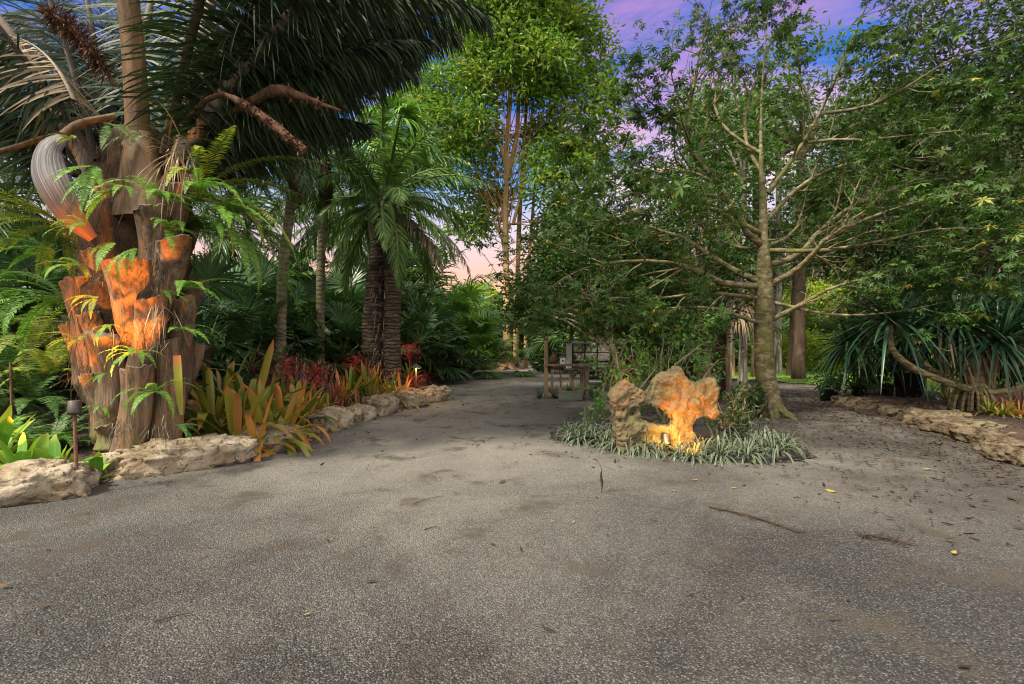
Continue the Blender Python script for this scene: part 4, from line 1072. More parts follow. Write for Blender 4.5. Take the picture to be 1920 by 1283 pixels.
B1 = [(445, 800, 7.05, 41, 1.52, 0.115, 'brom', 'tall olive bromeliad directly right of the palm foot'), (400, 790, 7.2, 35, 1.59, 0.115, 'brom', 'tall green bromeliad touching the palm trunk'),
      (500, 790, 7.3, 40, 1.44, 0.109, 'brom', 'olive bromeliad in the middle of the tall clump'), (465, 770, 7.9, 40, 1.67, 0.115, 'brom', 'tallest green bromeliad at the back of the clump'),
      (535, 785, 7.8, 35, 1.30, 0.101, 'brom_orange', 'orange leaved bromeliad at the right end of the tall clump'), (415, 770, 7.9, 35, 1.67, 0.115, 'brom', 'green bromeliad behind the palm foot'),
      (480, 806, 6.95, 26, 1.09, 0.095, 'brom_orange', 'orange bromeliad low at the front of the tall clump'), (555, 770, 8.5, 32, 1.38, 0.101, 'brom', 'bronze tipped bromeliad leaning over the rocks'),
      (520, 800, 7.4, 28, 1.24, 0.101, 'brom', 'drooping bromeliad above the smallest rock')]
for a in B1: brom(*a[:6], M[a[6]], a[7], BG, el=(8, 80), droop=(.2, 1.2))
p = P(336, 760, 5.9); mb = MB()     # the single stout sawn leaf standing by the trunk
B2G = 'lower bromeliads along the rock edge'
for (px, py, d, n, L, Wd, m_, lab, sp_) in [
    (592, 735, 9.6, 22, .6, .05, 'brom', 'bromeliad carrying the big red flower plume', (1.0, .42)), (500, 700, 10.2, 20, .6, .05, 'brom', 'bromeliad with red flowers behind the tall clump', (1.05, .4)),
    (610, 760, 9.2, 26, .5, .045, 'brom', 'green bromeliad at the left end of the low row', None), (640, 752, 9.9, 26, .45, .045, 'brom_red', 'purple bromeliad at the left end of the low row', None),
    (672, 742, 10.4, 26, .5, .045, 'brom_red', 'dark purple bromeliad in the middle of the low row', None), (700, 740, 11.0, 24, .45, .04, 'brom_red', 'purple bromeliad above the rough grey boulder', None),
    (655, 725, 11.2, 26, .8, .055, 'brom', 'yellow green bromeliad behind the purple ones', None), (690, 722, 11.6, 26, .85, .055, 'brom', 'olive bromeliad with arching leaves under the double palm', None),
    (725, 722, 11.8, 24, .8, .055, 'brom', 'olive bromeliad left of the orange one', None), (752, 722, 12.0, 22, .75, .055, 'brom_orange', 'orange lit bromeliad next to the mushroom path light', None),
    (778, 715, 12.9, 20, .5, .045, 'brom_red', 'bromeliad with red flowers at the mushroom path light', (.65, .34)), (768, 700, 15.5, 20, .6, .05, 'brom', 'bromeliad with red flowers under the double palm', (1.15, .4)),
    (715, 732, 11.2, 20, .4, .04, 'brom_red', 'small reddish bromeliad beside the tall pale boulder', None), (625, 735, 10.3, 24, .55, .045, 'brom_red', 'reddish bromeliad behind the left end of the low row', None),
    (560, 735, 9.3, 22, .7, .05, 'brom', 'green bromeliad between the tall clump and the red plume', None), (800, 700, 17.5, 18, .5, .05, 'brom_red', 'low reddish bromeliad left of the fan palm clump', None),
    (640, 725, 10.8, 22, .6, .05, 'brom_orange', 'orange bromeliad behind the low purple row', None), (700, 715, 12.2, 22, .7, .05, 'brom_orange', 'orange bromeliad under the double palm', None), (665, 705, 12.6, 20, .6, .05, 'brom', 'yellow green bromeliad farther back under the double palm', (1.0, .4)), (575, 745, 8.9, 20, .6, .055, 'brom_orange', 'orange bromeliad between the tall clump and the low row', None), (540, 705, 9.8, 20, .6, .05, 'brom', 'bromeliad with a red plume behind the orange ones', (1.0, .42))]:
    brom(px, py, d, int(n * 1.3), L * 1.4, Wd * 1.3, M[m_], lab, B2G, spike=(sp_[0], sp_[1] * 1.3) if sp_ else None)
for (px, py, d, lab) in ((430, 690, 9.6, 'silvery spiky bromeliad behind the tall clump'), (520, 690, 10.5, 'silver grey bromeliad at the slender palm foot'), (560, 690, 11.5, 'silver grey bromeliad between the two slender palms'), (610, 690, 12.4, 'pale spiky bromeliad left of the double palm')):
    brom(px, py, d, 40, .95, .04, M['brom_silver'], lab, 'silvery bromeliads in the middle of the bed', droop=(.0, .3))
# the stout cut leaf
t = thing('cut_leaf', 'stout upright sawn off orange bromeliad leaf beside the trunk', 'leaf', P(341, 775, 5.85))
mb = MB(); blades(mb, P(341, 778, 5.85)[None], np.array([[-.05, -.02, 1.]]), .68, .095, 0., 5, side=np.array([[1., 0, 0]]), prof=lambda t: np.array([.35, .75, .95, 1., 1., .98])[:len(t)], fold=.5, var=.62, smooth=True)
mb.build('leaf_blade', M['brom'], t)
# broad leaved plants bottom left
for (px, py, d, L, n, lab) in ((40, 850, 5.25, .5, 22, 'broad leaved green plant with yellow tips behind the left boulder'), (100, 840, 5.4, .42, 18, 'broad leaved plant right beside the rusty lamp stake'),
                             (-10, 820, 5.6, .55, 20, 'broad leaved plant at the left picture edge'), (165, 850, 5.5, .35, 14, 'small broad leaved plant between lamp stake and palm')):
    p = P(px, py, d); b = np.array([p[0], p[1], gz(p[0], p[1])]); t = thing('broadleaf_plant', lab, 'plant', b, 'broad leaved plants at the left corner')
    mb = MB(); rosette(mb, b, int(n * 1.2), L * 1.45, .135, (10, 78), (.15, .7), 7, .3, prof=lambda t: np.sin(np.clip(t * .93 + .05, 0, 1) * math.pi) ** .8, wave=.01)
    mb.build('leaves', M['broad'], t)
# ------------------------------------------------------------------ island bed with the pierced stone
ISL = np.array([(.62, 7.9), (.75, 7.75), (1.1, 7.55), (1.7, 7.05), (2.35, 6.55), (3.0, 6.35), (3.55, 6.45), (3.9, 6.75), (4.0, 7.2), (3.75, 7.9), (3.2, 8.6), (2.2, 9.0), (1.2, 8.9), (.7, 8.4)], float)
mbi = grid_sheet(.3, 4.4, 6.1, 9.3, .08, lambda x, y: .02 + .07 * np.clip(-poly_sd(np.stack([x, y], 1), ISL) / .4, -.3, 1) + .012 * np.sin(x * 9) * np.sin(y * 8), 'island', None, keep=lambda x, y: poly_sd(np.stack([x, y], 1), ISL) < .02)
tag(mbi.build('island_soil', M['mulch'], origin=(0, 0, 0)), kind='structure')
mb = MB(); e = spline([tuple(p) + (0,) for p in ISL[[13, 0, 1, 2, 3, 4, 5, 6, 7, 8, 9]]], 60)
e[:, 2] -= np.interp(np.linspace(0, 1, 60), [0, .12, .7, .85, 1], [.12, 0, 0, .05, .12])
for s_, z0, z1 in ((0, -.02, .055),):
    q = e.copy(); tb = []
    nrm2 = nrm(np.column_stack([np.gradient(e[:, 1]), -np.gradient(e[:, 0]), np.zeros(60)]))
    for off, z in ((0, z0), (.012, z0), (.012, z1), (0, z1)): tb.append(q + nrm2 * off + [0, 0, z])
    V = np.stack(tb, 1); i = np.arange(59)[:, None] * 4; j = np.arange(4)[None]; k = (j + 1) % 4
    mb.add(V.reshape(-1, 3), np.stack([i + j, i + k, i + 4 + k, i + 4 + j], -1).reshape(-1, 4))
tube(mb, e + [0, 0, .058], .014, 6, 0)
tag(mb.build('bed_edging', M['black']), 'black plastic edging strip curving round the island bed', 'edging')

# the pierced stone: union of lumps, remeshed
SD = 6.98
OUT = [(1160, 790), (1153, 757), (1150, 743), (1160, 733), (1167, 722), (1174, 715), (1185, 721), (1197, 731), (1210, 739), (1216, 748), (1222, 738), (1226, 725), (1233, 712), (1247, 704), (1265, 702), (1273, 692), (1279, 689), (1285, 702), (1293, 711), (1303, 716), (1315, 721), (1326, 716), (1339, 715), (1347, 729), (1345, 746), (1347, 762), (1351, 779), (1340, 786), (1323, 783), (1313, 785), (1305, 794), (1303, 805), (1305, 822), (1303, 862), (1260, 866), (1200, 864), (1165, 850), (1158, 820)]
HOLE = [(1202, 768), (1213, 761), (1227, 760), (1244, 765), (1258, 775), (1266, 786), (1265, 796), (1256, 801), (1239, 798), (1222, 797), (1208, 792), (1202, 780)]
bm = bmesh.new(); ed = []
for lp in (OUT, HOLE):
    pp = spline([P(x, y, SD - .16) for x, y in lp + [lp[0]]], len(lp) * 3)[:-1]
    vs = [bm.verts.new(p) for p in pp]
    ed += [bm.edges.new((vs[k], vs[(k + 1) % len(vs)])) for k in range(len(vs))]
bmesh.ops.triangle_fill(bm, use_beauty=True, edges=ed, normal=(0, -1, 0))
ex = bmesh.ops.extrude_face_region(bm, geom=list(bm.faces))
bmesh.ops.translate(bm, verts=[g for g in ex['geom'] if isinstance(g, bmesh.types.BMVert)], vec=(0, .32, 0))
bmesh.ops.recalc_face_normals(bm, faces=list(bm.faces))
me0 = bpy.data.meshes.new('lumps'); bm.to_mesh(me0); bm.free()
tmp = bpy.data.objects.new('lumps', me0); COL.objects.link(tmp)
md = tmp.modifiers.new('r', 'REMESH'); md.mode = 'VOXEL'; md.voxel_size = .011
md = tmp.modifiers.new('s', 'SMOOTH'); md.iterations = 22; md.factor = .7
dg = bpy.context.evaluated_depsgraph_get(); me1 = bpy.data.meshes.new_from_object(tmp.evaluated_get(dg))
V = np.array([v.co[:] for v in me1.vertices]); FQ = [tuple(p.vertices) for p in me1.polygons]; NN = np.array([v.normal[:] for v in me1.vertices])
bpy.data.objects.remove(tmp); bpy.data.meshes.remove(me0); bpy.data.meshes.remove(me1)
dsp = np.array([noise.fractal(Vector(v * 3.2), .8, 2, 6) * .055 + (.5 - abs(noise.noise(Vector(v * 6)))) * .03 + noise.fractal(Vector(v * 16), .7, 2.2, 3) * .014 - max(0, .22 - noise.voronoi(Vector(v * 8))[0][0]) * .16 - max(0, .25 - noise.voronoi(Vector(v * 21))[0][0]) * .05 for v in V])
eye = P(1305, 758, SD - .2); de = np.hypot(V[:, 0] - eye[0], V[:, 2] - eye[2])
front = V[:, 1] < SD
dsp += np.where(front, -.035 * np.exp(-((de - .085) / .018) ** 2) + .012 * np.exp(-(de / .05) ** 2), 0)
V = V + NN * dsp[:, None]
mb = MB()
q4 = np.array([f for f in FQ if len(f) == 4]).reshape(-1, 4); q3 = np.array([f for f in FQ if len(f) == 3]).reshape(-1, 3)
mb.add(V, q4, None, 0, True)
o = mb.build('pierced_stone', M['sculpt']); tag(o, 'upright pierced limestone slab with a large hole glowing orange in the island bed', 'stone')

b0 = np.array([2.02, 6.72, .06]); t = thing('spotlight', 'black spotlight at the foot of the pierced stone', 'spotlight', b0)
mb = MB(); tube(mb, [b0 - [0, 0, .06], b0 + [0, 0, .1]], .01, 8, 0); mb.build('stake', M['black'], t)
hd = nrm(np.array([.15, .45, .6])); c0 = b0 + [0, 0, .14]
mb = MB(); tube(mb, [c0 - hd * .07, c0 - hd * .05, c0 + hd * .03, c0 + hd * .075], [.03, .05, .052, .058], 14, 0); mb.build('lamp_head', M['black'], t)
mb = MB(); tube(mb, [[2.1, 6.78, .0], [2.1, 6.78, .5]], .006, 6, 0); mb.build('wire_stake', M['black'], t)
spot('stone_uplight', (2.12, 6.05, .16), P(1295, 765, SD), 100, 70, (1.0, .33, .035), .04, .7)
spot('stone_uplight', (1.98, 6.5, .30), (2.1, 6.95, .25), 26, 110, (1.0, .5, .1), .04, .8)

# striped tufted plants round the stone
SPG = 'striped tufted plants round the pierced stone'
protos = []
for k in range(4):
    b = np.array([0., 0, 0]); t = thing('striped_plant', '', 'plant', b, SPG); mb = MB()
    rosette(mb, b, 56, .62, .024, (4, 76), (.5, 1.3), 8, .25, r=.035, prof=lambda t: np.interp(t, [0, .2, .6, .85, 1], [.8, 1., .85, .5, .05]))
    mb.build('leaves', M['spider'], t); protos.append(t)
SPL = [(1072, 815, 7.9, 1., 'striped plant at the left tip of the island bed'), (1095, 800, 8.2, 1.15, 'striped plant standing tallest near the left tip of the bed'), (1108, 822, 7.6, 1., 'striped plant second from the left along the edging'),
       (1135, 825, 7.4, .95, 'striped plant left of the pierced stone along the edging'), (1120, 808, 8.0, 1., 'striped plant behind the left edging row'), (1160, 832, 7.1, 1.05, 'striped plant in front of the left lobe of the stone'),
       (1188, 838, 6.95, 1.0, 'striped plant under the left lobe of the stone'), (1210, 842, 6.85, .9, 'striped plant just left of the spotlight glowing yellow'), (1236, 842, 6.72, .55, 'small orange lit striped plant at the spotlight'),
       (1275, 846, 6.62, .8, 'striped plant just right of the spotlight'), (1318, 846, 6.7, 1., 'striped plant in front of the right foot of the stone'), (1345, 836, 7.0, 1.05, 'striped plant right of the stone beside the vine'),
       (1372, 850, 6.75, .9, 'striped plant between stone and right end of the bed'), (1405, 852, 6.75, 1.0, 'striped plant along the edging near the right end'), (1432, 852, 6.95, 1.1, 'striped plant at the right tip of the island bed'),
       (1418, 832, 7.2, 1.2, 'largest striped plant at the back of the right end'), (1385, 828, 7.4, 1., 'striped plant at the base of the leafy vine'), (1452, 860, 6.7, 1.15, 'striped plant spilling over the edging at the right tip'), (1470, 850, 7.0, 1.0, 'outermost striped plant at the right tip of the bed'), (1398, 862, 6.5, .95, 'striped plant leaning over the edging right of the stone'),
       (1350, 856, 6.5, .9, 'striped plant low in front of the right foot of the stone'), (1300, 858, 6.45, .75, 'striped plant over the edging below the stone'), (1150, 812, 7.7, 1.1, 'striped plant behind the left lobe row'), (1085, 828, 7.55, .95, 'striped plant over the edging at the left tip')]
for k, (px, py, d, s_, lab) in enumerate(SPL):
    x = (px - CX) / F * d
    if k < 4: o = protos[k]; o.location = (x, d, .06); o.scale = (s_, s_, s_); o.rotation_euler.z = U(0, 6); o['label'] = lab
    else: dup(protos[k % 4], (x, d, .06), U(0, 6.28), s_, lab, SPG)

# dead sprig standing in the gravel
p = G(1128, 925); t = thing('dead_sprig', 'dead brown sprig with a curled leaf standing in the gravel', 'sprig', p)
mb = MB(); tube(mb, spline([p - [0, 0, .02], p + [.0, 0, .13], p + [.0, .0, .25], p + [-.05, .02, .33]], 8), np.linspace(.004, .0025, 8), 5, 0); mb.build('stem', M['brown_bark'], t)
mb = MB(); blades(mb, np.array([p + [0, 0, .16], p + [0, 0, .27], p + [-.05, 0, .32], p + [0, 0, .22]]), np.array([[.1, 0, -1], [.9, 0, -.15], [-.7, 0, .5], [-.2, -.2, -1]]), np.array([.12, .2, .06, .1]), np.array([.03, .018, .045, .02]), .3, 4, fold=.3)
mb.build('dead_leaves', M['litter'], t)

# ------------------------------------------------------------------ the spreading kapok tree
TB = np.array([5.22, 10.4, 0.]); kt = thing('kapok_tree', 'spreading kapok tree with a thorny buff trunk and wide arching limbs over the gravel', 'tree', TB)
D0 = 10.4
tr = spline([TB + [.03, 0, -.15], TB + [.02, 0, .3], P(1434, 690, D0), P(1432, 600, D0), P(1433, 530, D0), P(1431, 460, D0), P(1431, 380, D0), P(1427, 300, D0), P(1427, 220, D0 + .1), P(1431, 130, D0 + .1), P(1440, 30, D0 + .1)], 50)
ur = np.interp(np.linspace(0, 1, 50), [0, .05, .12, .3, .38, .45, .6, .8, 1.], [.27, .215, .19, .172, .145, .095, .048, .018, .008])
mb = MB(); tube(mb, tr, ur, 18, 0, rough=.025)
for a in (200, 250, 300, 340, 20, 90, 150):        # root flares
    d = np.array([math.cos(R(a)), math.sin(R(a)), 0]); l = U(.2, .45)
    tube(mb, spline([TB + d * .12 + [0, 0, .42], TB + d * .26 + [0, 0, .14], TB + d * (.26 + l) - [0, 0, .06]], 8), np.linspace(.085, .02, 8), 8, 0, rough=.05)
# thorns: small cones on the lower trunk
k = 420; f = U(.02, .40, k); i = (f * 49).astype(int); a = U(0, 2 * math.pi, k); dv = np.column_stack([np.cos(a), np.sin(a), np.zeros(k)])
for q, dd, r in zip(tr[i] + rng.normal(0, .03, (k, 3)) * [0, 0, 1], dv, ur[i]):
    tube(mb, [q + dd * r * .93, q + dd * (r + .022)], [.013, .002], 4, 0, var=.8, cap=False)
mb.build('trunk', M['ceiba_bark'], kt)

LP = []
def pb(pts, dz):
    """limb through picture points, swinging dz metres nearer or farther along its length"""
    n = len(pts); return [P(px, py, D0 + dz * (i / (n - 1)) ** 1.2) for i, (px, py) in enumerate(pts)]
LIMBS = [
    ([(1421, 537), (1353, 530), (1277, 497), (1180, 490), (1090, 505), (1030, 540)], -1.5, .085), ([(1433, 532), (1377, 507), (1333, 480), (1293, 453), (1253, 437), (1165, 412), (1080, 420)], 1.2, .085),
    ([(1433, 463), (1400, 437), (1387, 407), (1363, 370), (1335, 330), (1300, 290), (1285, 238), (1300, 160), (1318, 74), (1338, -10)], -1.6, .09), ([(1345, 345), (1290, 322), (1240, 325), (1165, 300), (1090, 270)], -1.0, .05),
    ([(1285, 238), (1245, 215), (1210, 180), (1190, 140)], -1.4, .04),
    ([(1443, 497), (1487, 483), (1513, 463), (1533, 437), (1600, 385), (1690, 350), (1790, 330)], .6, .072), ([(1443, 533), (1483, 513), (1520, 483), (1547, 450), (1640, 405), (1740, 375), (1850, 360)], -2.2, .075),
    ([(1437, 463), (1473, 447), (1497, 423), (1540, 380)], 1.5, .055), ([(1413, 467), (1383, 463), (1337, 443), (1300, 400)], 1.2, .045),
    ([(1427, 607), (1377, 590), (1333, 578), (1233, 580), (1150, 600)], -1.0, .055), ([(1447, 600), (1500, 572), (1560, 540), (1640, 520), (1720, 520)], -1.5, .06),
    ([(1440, 362), (1493, 288), (1536, 214), (1567, 144), (1624, 13), (1650, -60)], -1.2, .058), ([(1536, 214), (1624, 200), (1689, 170), (1781, 113), (1850, 90), (1930, 60)], -2.0, .045),
    ([(1500, 270), (1560, 262), (1624, 262), (1755, 249), (1860, 240)], -1.8, .04), ([(1433, 330), (1400, 270), (1400, 200), (1430, 120), (1470, 30)], 1.2, .05),
    ([(1430, 290), (1370, 250), (1340, 200), (1360, 100), (1400, 0)], 1.0, .045), ([(1430, 420), (1500, 350), (1580, 310), (1680, 300), (1800, 290)], 1.5, .06),
    ([(1440, 470), (1540, 470), (1640, 455), (1760, 430), (1900, 430)], -3.0, .06), ([(1430, 440), (1340, 395), (1250, 370), (1170, 360)], -2.4, .06),
    ([(1425, 560), (1330, 550), (1230, 560), (1120, 560), (1040, 590)], -2.2, .05), ([(1440, 565), (1560, 590), (1680, 585), (1800, 560)], -2.0, .045),
]
for pts, dz, r in LIMBS:
    mb = MB(); L0 = []
    grow(mb, L0, None, None, 1., r * .86, 0, 2, (8, 11), .13, .03, (30, 65), .75, (.28, .5), 8, 6, .20, pb(pts, dz), .0035)
    mb.build('limb', M['ceiba_bark'], kt); LP += L0
C = np.array([a for a, b in LP]); dt = np.hypot(C[:, 0] - TB[0], C[:, 1] - TB[1]); C = C[(C[:, 2] > 1.55) & (rng.random(len(C)) < np.where(C[:, 2] < 4.6, np.clip((dt - .8) / 1.9, .12, .85), .92))]; C = np.concatenate([C, C[rng.random(len(C)) < np.where(C[:, 2] < 5, .18, .15)] + rng.normal(0, .1, 3)]); C = C[~((C[:, 2] > 4.6) & (C[:, 0] < 4.2) & (rng.random(len(C)) < .5))]; C = C + rng.normal(0, .06, C.shape)
print('kapok leaves', len(C))
lm = MB(); palmate(lm, C, np.clip(rng.lognormal(-2.33, .32, len(C)), .05, .2), .34, 6, .5)
lm.build('foliage', M['ceiba'], kt)

# ------------------------------------------------------------------ twiggy shrubs in the island
def twiggy(name, base, stems, L, r, label, nleaf_frac, LL, mat, spreadxy=1., nch=(4, 6), clumps=True):
    t = thing(name, label, 'shrub', base); mb = MB(); LPp = []
    for d in stems:
        grow(mb, LPp, np.asarray(base) + rng.normal(0, .04, 3) * [1, 1, 0], nrm(np.array(d)), L * U(.8, 1.1), r * U(.8, 1.2), 0, 2, nch, .2, .04, (30, 75), .85, (.35, .6), 5, 6, .25)
    mb.build('branches', M['twig'], t)
    k = rng.random(len(LPp)) < nleaf_frac
    C_ = np.array([a for (a, b), f in zip(LPp, k) if f])
    n = len(C_); q = np.repeat(C_, 3, 0) + rng.normal(0, .05, (n * 3, 3))
    mb = MB(); leaves(mb, q, rand_dirs(n * 3, -.1), LL * U(.6, 1.2, n * 3), LL * .62, None, 0, .6); mb.build('foliage', mat, t)
    return t
twiggy('twiggy_shrub', np.array([1.75, 8.5, .05]), [(-.05, 0, 1), (.35, .1, .9), (.2, -.2, 1), (.6, .2, .75), (.9, .1, .55), (-.2, .2, 1.), (.45, -.2, .9)], 1.25, .032, 'bare twiggy shrub with scattered green leaves left of the pierced stone', .26, .085, M['shrub'])
twiggy('twiggy_shrub', np.array([2.6, 8.7, .05]), [(.3, 0, 1), (-.4, .1, .9), (.1, .3, 1), (-.8, .1, .75), (.7, .1, .7), (.1, -.3, 1)], 1.75, .028, 'leafier twiggy shrub directly behind the pierced stone', .5, .085, M['shrub'])
twiggy('vine_shrub', np.array([3.15, 7.5, .05]), [(.1, 0, 1), (.5, .1, .8), (-.2, .1, .9), (.7, -.1, .7), (.35, -.1, .9), (.6, .3, .9)], .75, .011, 'dark tangled vine between the pierced stone and the kapok trunk', .28, .07, M['tree_dark'])
twiggy('vine_shrub', TB + [-.55, -.25, .02], [(.1, 0, 1), (.5, .1, .8), (-.3, .1, .9), (.5, -.1, .9)], .5, .010, 'dark leafy vine at the foot of the kapok trunk', .5, .08, M['tree_dark'])

# ------------------------------------------------------------------ the nursery shed
sh = thing('garden_shed', 'low dark open garden shed with wooden posts, wire mesh and a white framed window', 'shed', (3.5, 15.6, 0))
def part(name, mat, fn, par=None):
    mb = MB(); fn(mb); return mb.build(name, M[mat] if isinstance(mat, str) else mat, par or sh)
for x, y, h in ((.92, 13.8, 2.15), (2.02, 13.85, .86), (1.75, 15.05, 2.2), (3.4, 13.9, 2.15), (5.05, 13.9, 2.15), (5.9, 14.0, 2.15), (2.4, 17.6, 2.6), (6.2, 17.6, 2.6)):
    part('post', 'wood', lambda m_: box(m_, (x, y, h / 2 - .02), (.11, .11, h + .04), U(-.03, .03), bev=.006))
part('rail', 'wood', lambda m_: box(m_, (2.25, 13.78, .885), (2.75, .16, .05), 0, bev=.005))
part('rail', 'wood', lambda m_: box(m_, (1.5, 13.86, .2), (1.0, .04, .12), 0, bev=.005))
def mesh_(m_):
    for x in np.linspace(1.05, 1.95, 14): tube(m_, [[x, 13.87, .2], [x, 13.87, .86]], .0035, 4, 0, cap=False)
    for z in np.linspace(.25, .84, 9): tube(m_, [[1.02, 13.873, z], [1.98, 13.873, z]], .0035, 4, 0, cap=False)
part('wire_mesh', 'wire', mesh_)
def mesh2(m_):
    for x in np.linspace(2.1, 3.3, 16): tube(m_, [[x, 13.93, .2], [x, 13.93, .86]], .003, 4, 0, cap=False)
    for z in np.linspace(.25, .84, 9): tube(m_, [[2.08, 13.933, z], [3.35, 13.933, z]], .003, 4, 0, cap=False)
part('wire_mesh', 'wire', mesh2)
wn = part('window', 'white', lambda m_: [box(m_, (1.66, 14.9, 1.12), (.16, .05, .78), 0, bev=.004), box(m_, (2.3, 14.9, 1.49), (1.44, .05, .06), 0, bev=.004), box(m_, (2.98, 14.9, 1.12), (.10, .05, .78), 0, bev=.004)])
part('muntin', 'wood_dark', lambda m_: [box(m_, (x, 14.9, 1.10), (.03, .035, .72)) for x in (1.77, 2.12, 2.48, 2.86)] + [box(m_, (2.3, 14.902, z), (1.1, .028, .028)) for z in (1.2,)], wn)
part('pane', 'glass', lambda m_: box(m_, (2.32, 14.9, 1.1), (1.12, .006, .72)), wn)
part('sill', 'wood', lambda m_: box(m_, (2.3, 14.86, .72), (1.5, .2, .05), bev=.004), wn)
def wall_(m_):
    for k in range(9):
        x = 4.3 + k * .185; box(m_, (x, 14.1 + .006 * (k % 2), 1.08), (.175, .03, 2.1 + U(-.02, .02)), 0, var=U(0, 1))
part('plank_wall', 'wood_dark', wall_)
part('plank_wall', 'wood_dark', lambda m_: [box(m_, (3.2 + k * .19, 17.55 + .006 * (k % 2), 1.3), (.18, .03, 2.6)) for k in range(16)])
part('roof', 'roof', lambda m_: box(m_, (3.35, 15.7, 2.36), (5.3, 4.3, .05), 0, rx=R(6.0), bev=.004))
part('fascia', 'wood_dark', lambda m_: box(m_, (3.35, 13.62, 2.11), (5.3, .04, .14), 0))
part('workbench', 'wood', lambda m_: [box(m_, (3.0, 14.6, .72), (2.3, .5, .04)), box(m_, (2.0, 14.5, .35), (.06, .06, .7)), box(m_, (4.0, 14.5, .35), (.06, .06, .7))])
bh = thing('birdhouse', 'small white birdhouse with a round hole on the shed rail', 'birdhouse', (1.36, 13.76, .91))
mb = MB(); box(mb, (1.36, 13.76, .995), (.15, .13, .17), bev=.004); bo = mb.build('box', M['white'], bh)
mb = MB(); tube(mb, [[1.36, 13.70, .995], [1.36, 13.692, .995]], .026, 12, 0); mb.build('hole', M['black'], bo)
mb = MB(); box(mb, (1.31, 13.76, 1.11), (.13, .17, .012), 0, ry=R(-32)); box(mb, (1.41, 13.76, 1.113), (.13, .17, .012), 0, ry=R(32)); mb.build('roof', M['wood'], bh)
def vase(x, y, z, s, lab, mat='terracotta'):
    mb = MB(); lathe(mb, (x, y, z), [(0, 0), (.07 * s, 0), (.12 * s, .1 * s), (.13 * s, .18 * s), (.08 * s, .27 * s), (.05 * s, .32 * s), (.07 * s, .36 * s), (.05 * s, .35 * s), (.03 * s, .2 * s)], 16)
    tag(mb.build('clay_jar', M[mat]), lab, 'jar', 'clay jars on the shed rail')
vase(1.13, 13.78, .91, .9, 'dark clay jar on the rail next to the corner post'); vase(1.24, 14.3, .72, 1.0, 'brown clay jar standing behind the birdhouse')
jst = thing('jar_stand', 'small wooden stand carrying the clay jar behind the rail', 'stand', (1.24, 14.3, 0)); 
mb = MB(); box(mb, (1.24, 14.3, .70), (.3, .3, .035)); mb.build('top', M['wood'], jst)
for dx in (-.12, .12):
    for dy in (-.12, .12):
        mb = MB(); box(mb, (1.24 + dx, 14.3 + dy, .34), (.035, .035, .69)); mb.build('leg', M['wood'], jst)
def planter(x, y, w_, lab):
    t = thing('planter_box', lab, 'planter', (x, y, 0), 'long planter boxes by the shed'); mb = MB(); h = .22
    for (cx, cy2, sx, sy) in ((x, y - .12, w_, .016), (x, y + .12, w_, .016), (x - w_ / 2, y, .016, .22), (x + w_ / 2, y, .016, .22)): box(mb, (cx, cy2, h / 2), (sx, sy, h), bev=.003)
    for cy2 in (y - .13, y + .13): box(mb, (x, cy2, h - .015), (w_ + .04, .03, .035), bev=.004)
    mb.build('trough', M['planter'], t); mb = MB(); box(mb, (x, y, h - .05), (w_ - .02, .21, .03)); mb.build('soil', M['mulch'], t)
planter(1.52, 13.45, .62, 'grey green planter box left of the second shed post'); planter(2.6, 13.3, .62, 'grey green planter box behind the twiggy shrub')
def tuft(x, y, z, n, L, Wd, mat, lab, group, el=(20, 85), name='potted_plant', cat='plant', dr=(.05, .5), fold=.3):
    t = thing(name, lab, cat, (x, y, z), group); mb = MB(); rosette(mb, (x, y, z), n, L, Wd, el, dr, 5, fold); mb.build('leaves', M[mat], t); return t
SPLN = 'small plants by the shed'
tuft(.72, 13.6, 0, 26, .42, .03, 'pandan', 'small dark strappy plant left of the corner post', SPLN); tuft(1.12, 13.55, .0, 30, .5, .03, 'fan_dark', 'small dark plant right of the corner post', SPLN)
tuft(1.5, 13.45, .18, 34, .3, .02, 'fern_dark', 'plant growing in the left planter box', SPLN); tuft(2.6, 13.3, .18, 30, .35, .025, 'shrub', 'plant growing in the right planter box', SPLN)
bk = MB(); lathe(bk, (2.45, 13.75, 0), [(0, .01), (.13, .01), (.16, .34), (.17, .35), (.155, .34), (.12, .05)], 18, 0)
tag(bk.build('bucket', M['planter']), 'tall grey bucket under the shed rail', 'bucket'); tuft(2.45, 13.75, .3, 22, .3, .03, 'shrub', 'yellow green plant in the tall bucket', SPLN)

# ------------------------------------------------------------------ right bed: pots, screw pines, rocks
def pot(x, y, r, h, lab, z=None):
    z = gz(x, y) if z is None else z; t = thing('plant_pot', lab, 'pot', (x, y, z - .01), 'black nursery pots'); mb = MB()
    lathe(mb, (x, y, z - .01), [(0, 0), (r * .78, 0), (r * .98, h * .9), (r * 1.07, h * .9), (r * 1.07, h), (r * .98, h), (r * .9, h * .8), (0, h * .8)], 24)
    mb.build('body', M['black'], t); mb = MB(); box(mb, (x, y, z + h * .82), (r * 1.2, r * 1.2, .02)); mb.build('soil', M['mulch'], t)
    return z + h * .82
PP = 'plants in the black pots'
z = pot(8.05, 13.0, .24, .36, 'black pot at the left end of the right bed', .0)
shrub('potted_shrub', np.array([8.05, 13.0, z]), (.34, .34, .22), 26, 14, .16, .05, M['fan_dark'], 'dark bushy plant in the leftmost black pot', PP, .2, 'plant', 4)
z = pot(8.75, 12.9, .18, .28, 'small black pot second from the left'); shrub('potted_shrub', np.array([8.75, 12.9, z]), (.45, .35, .3), 30, 14, .15, .05, M['tree_mid'], 'grey green bushy plant in the second pot from the left', PP, .22, 'plant', 4)
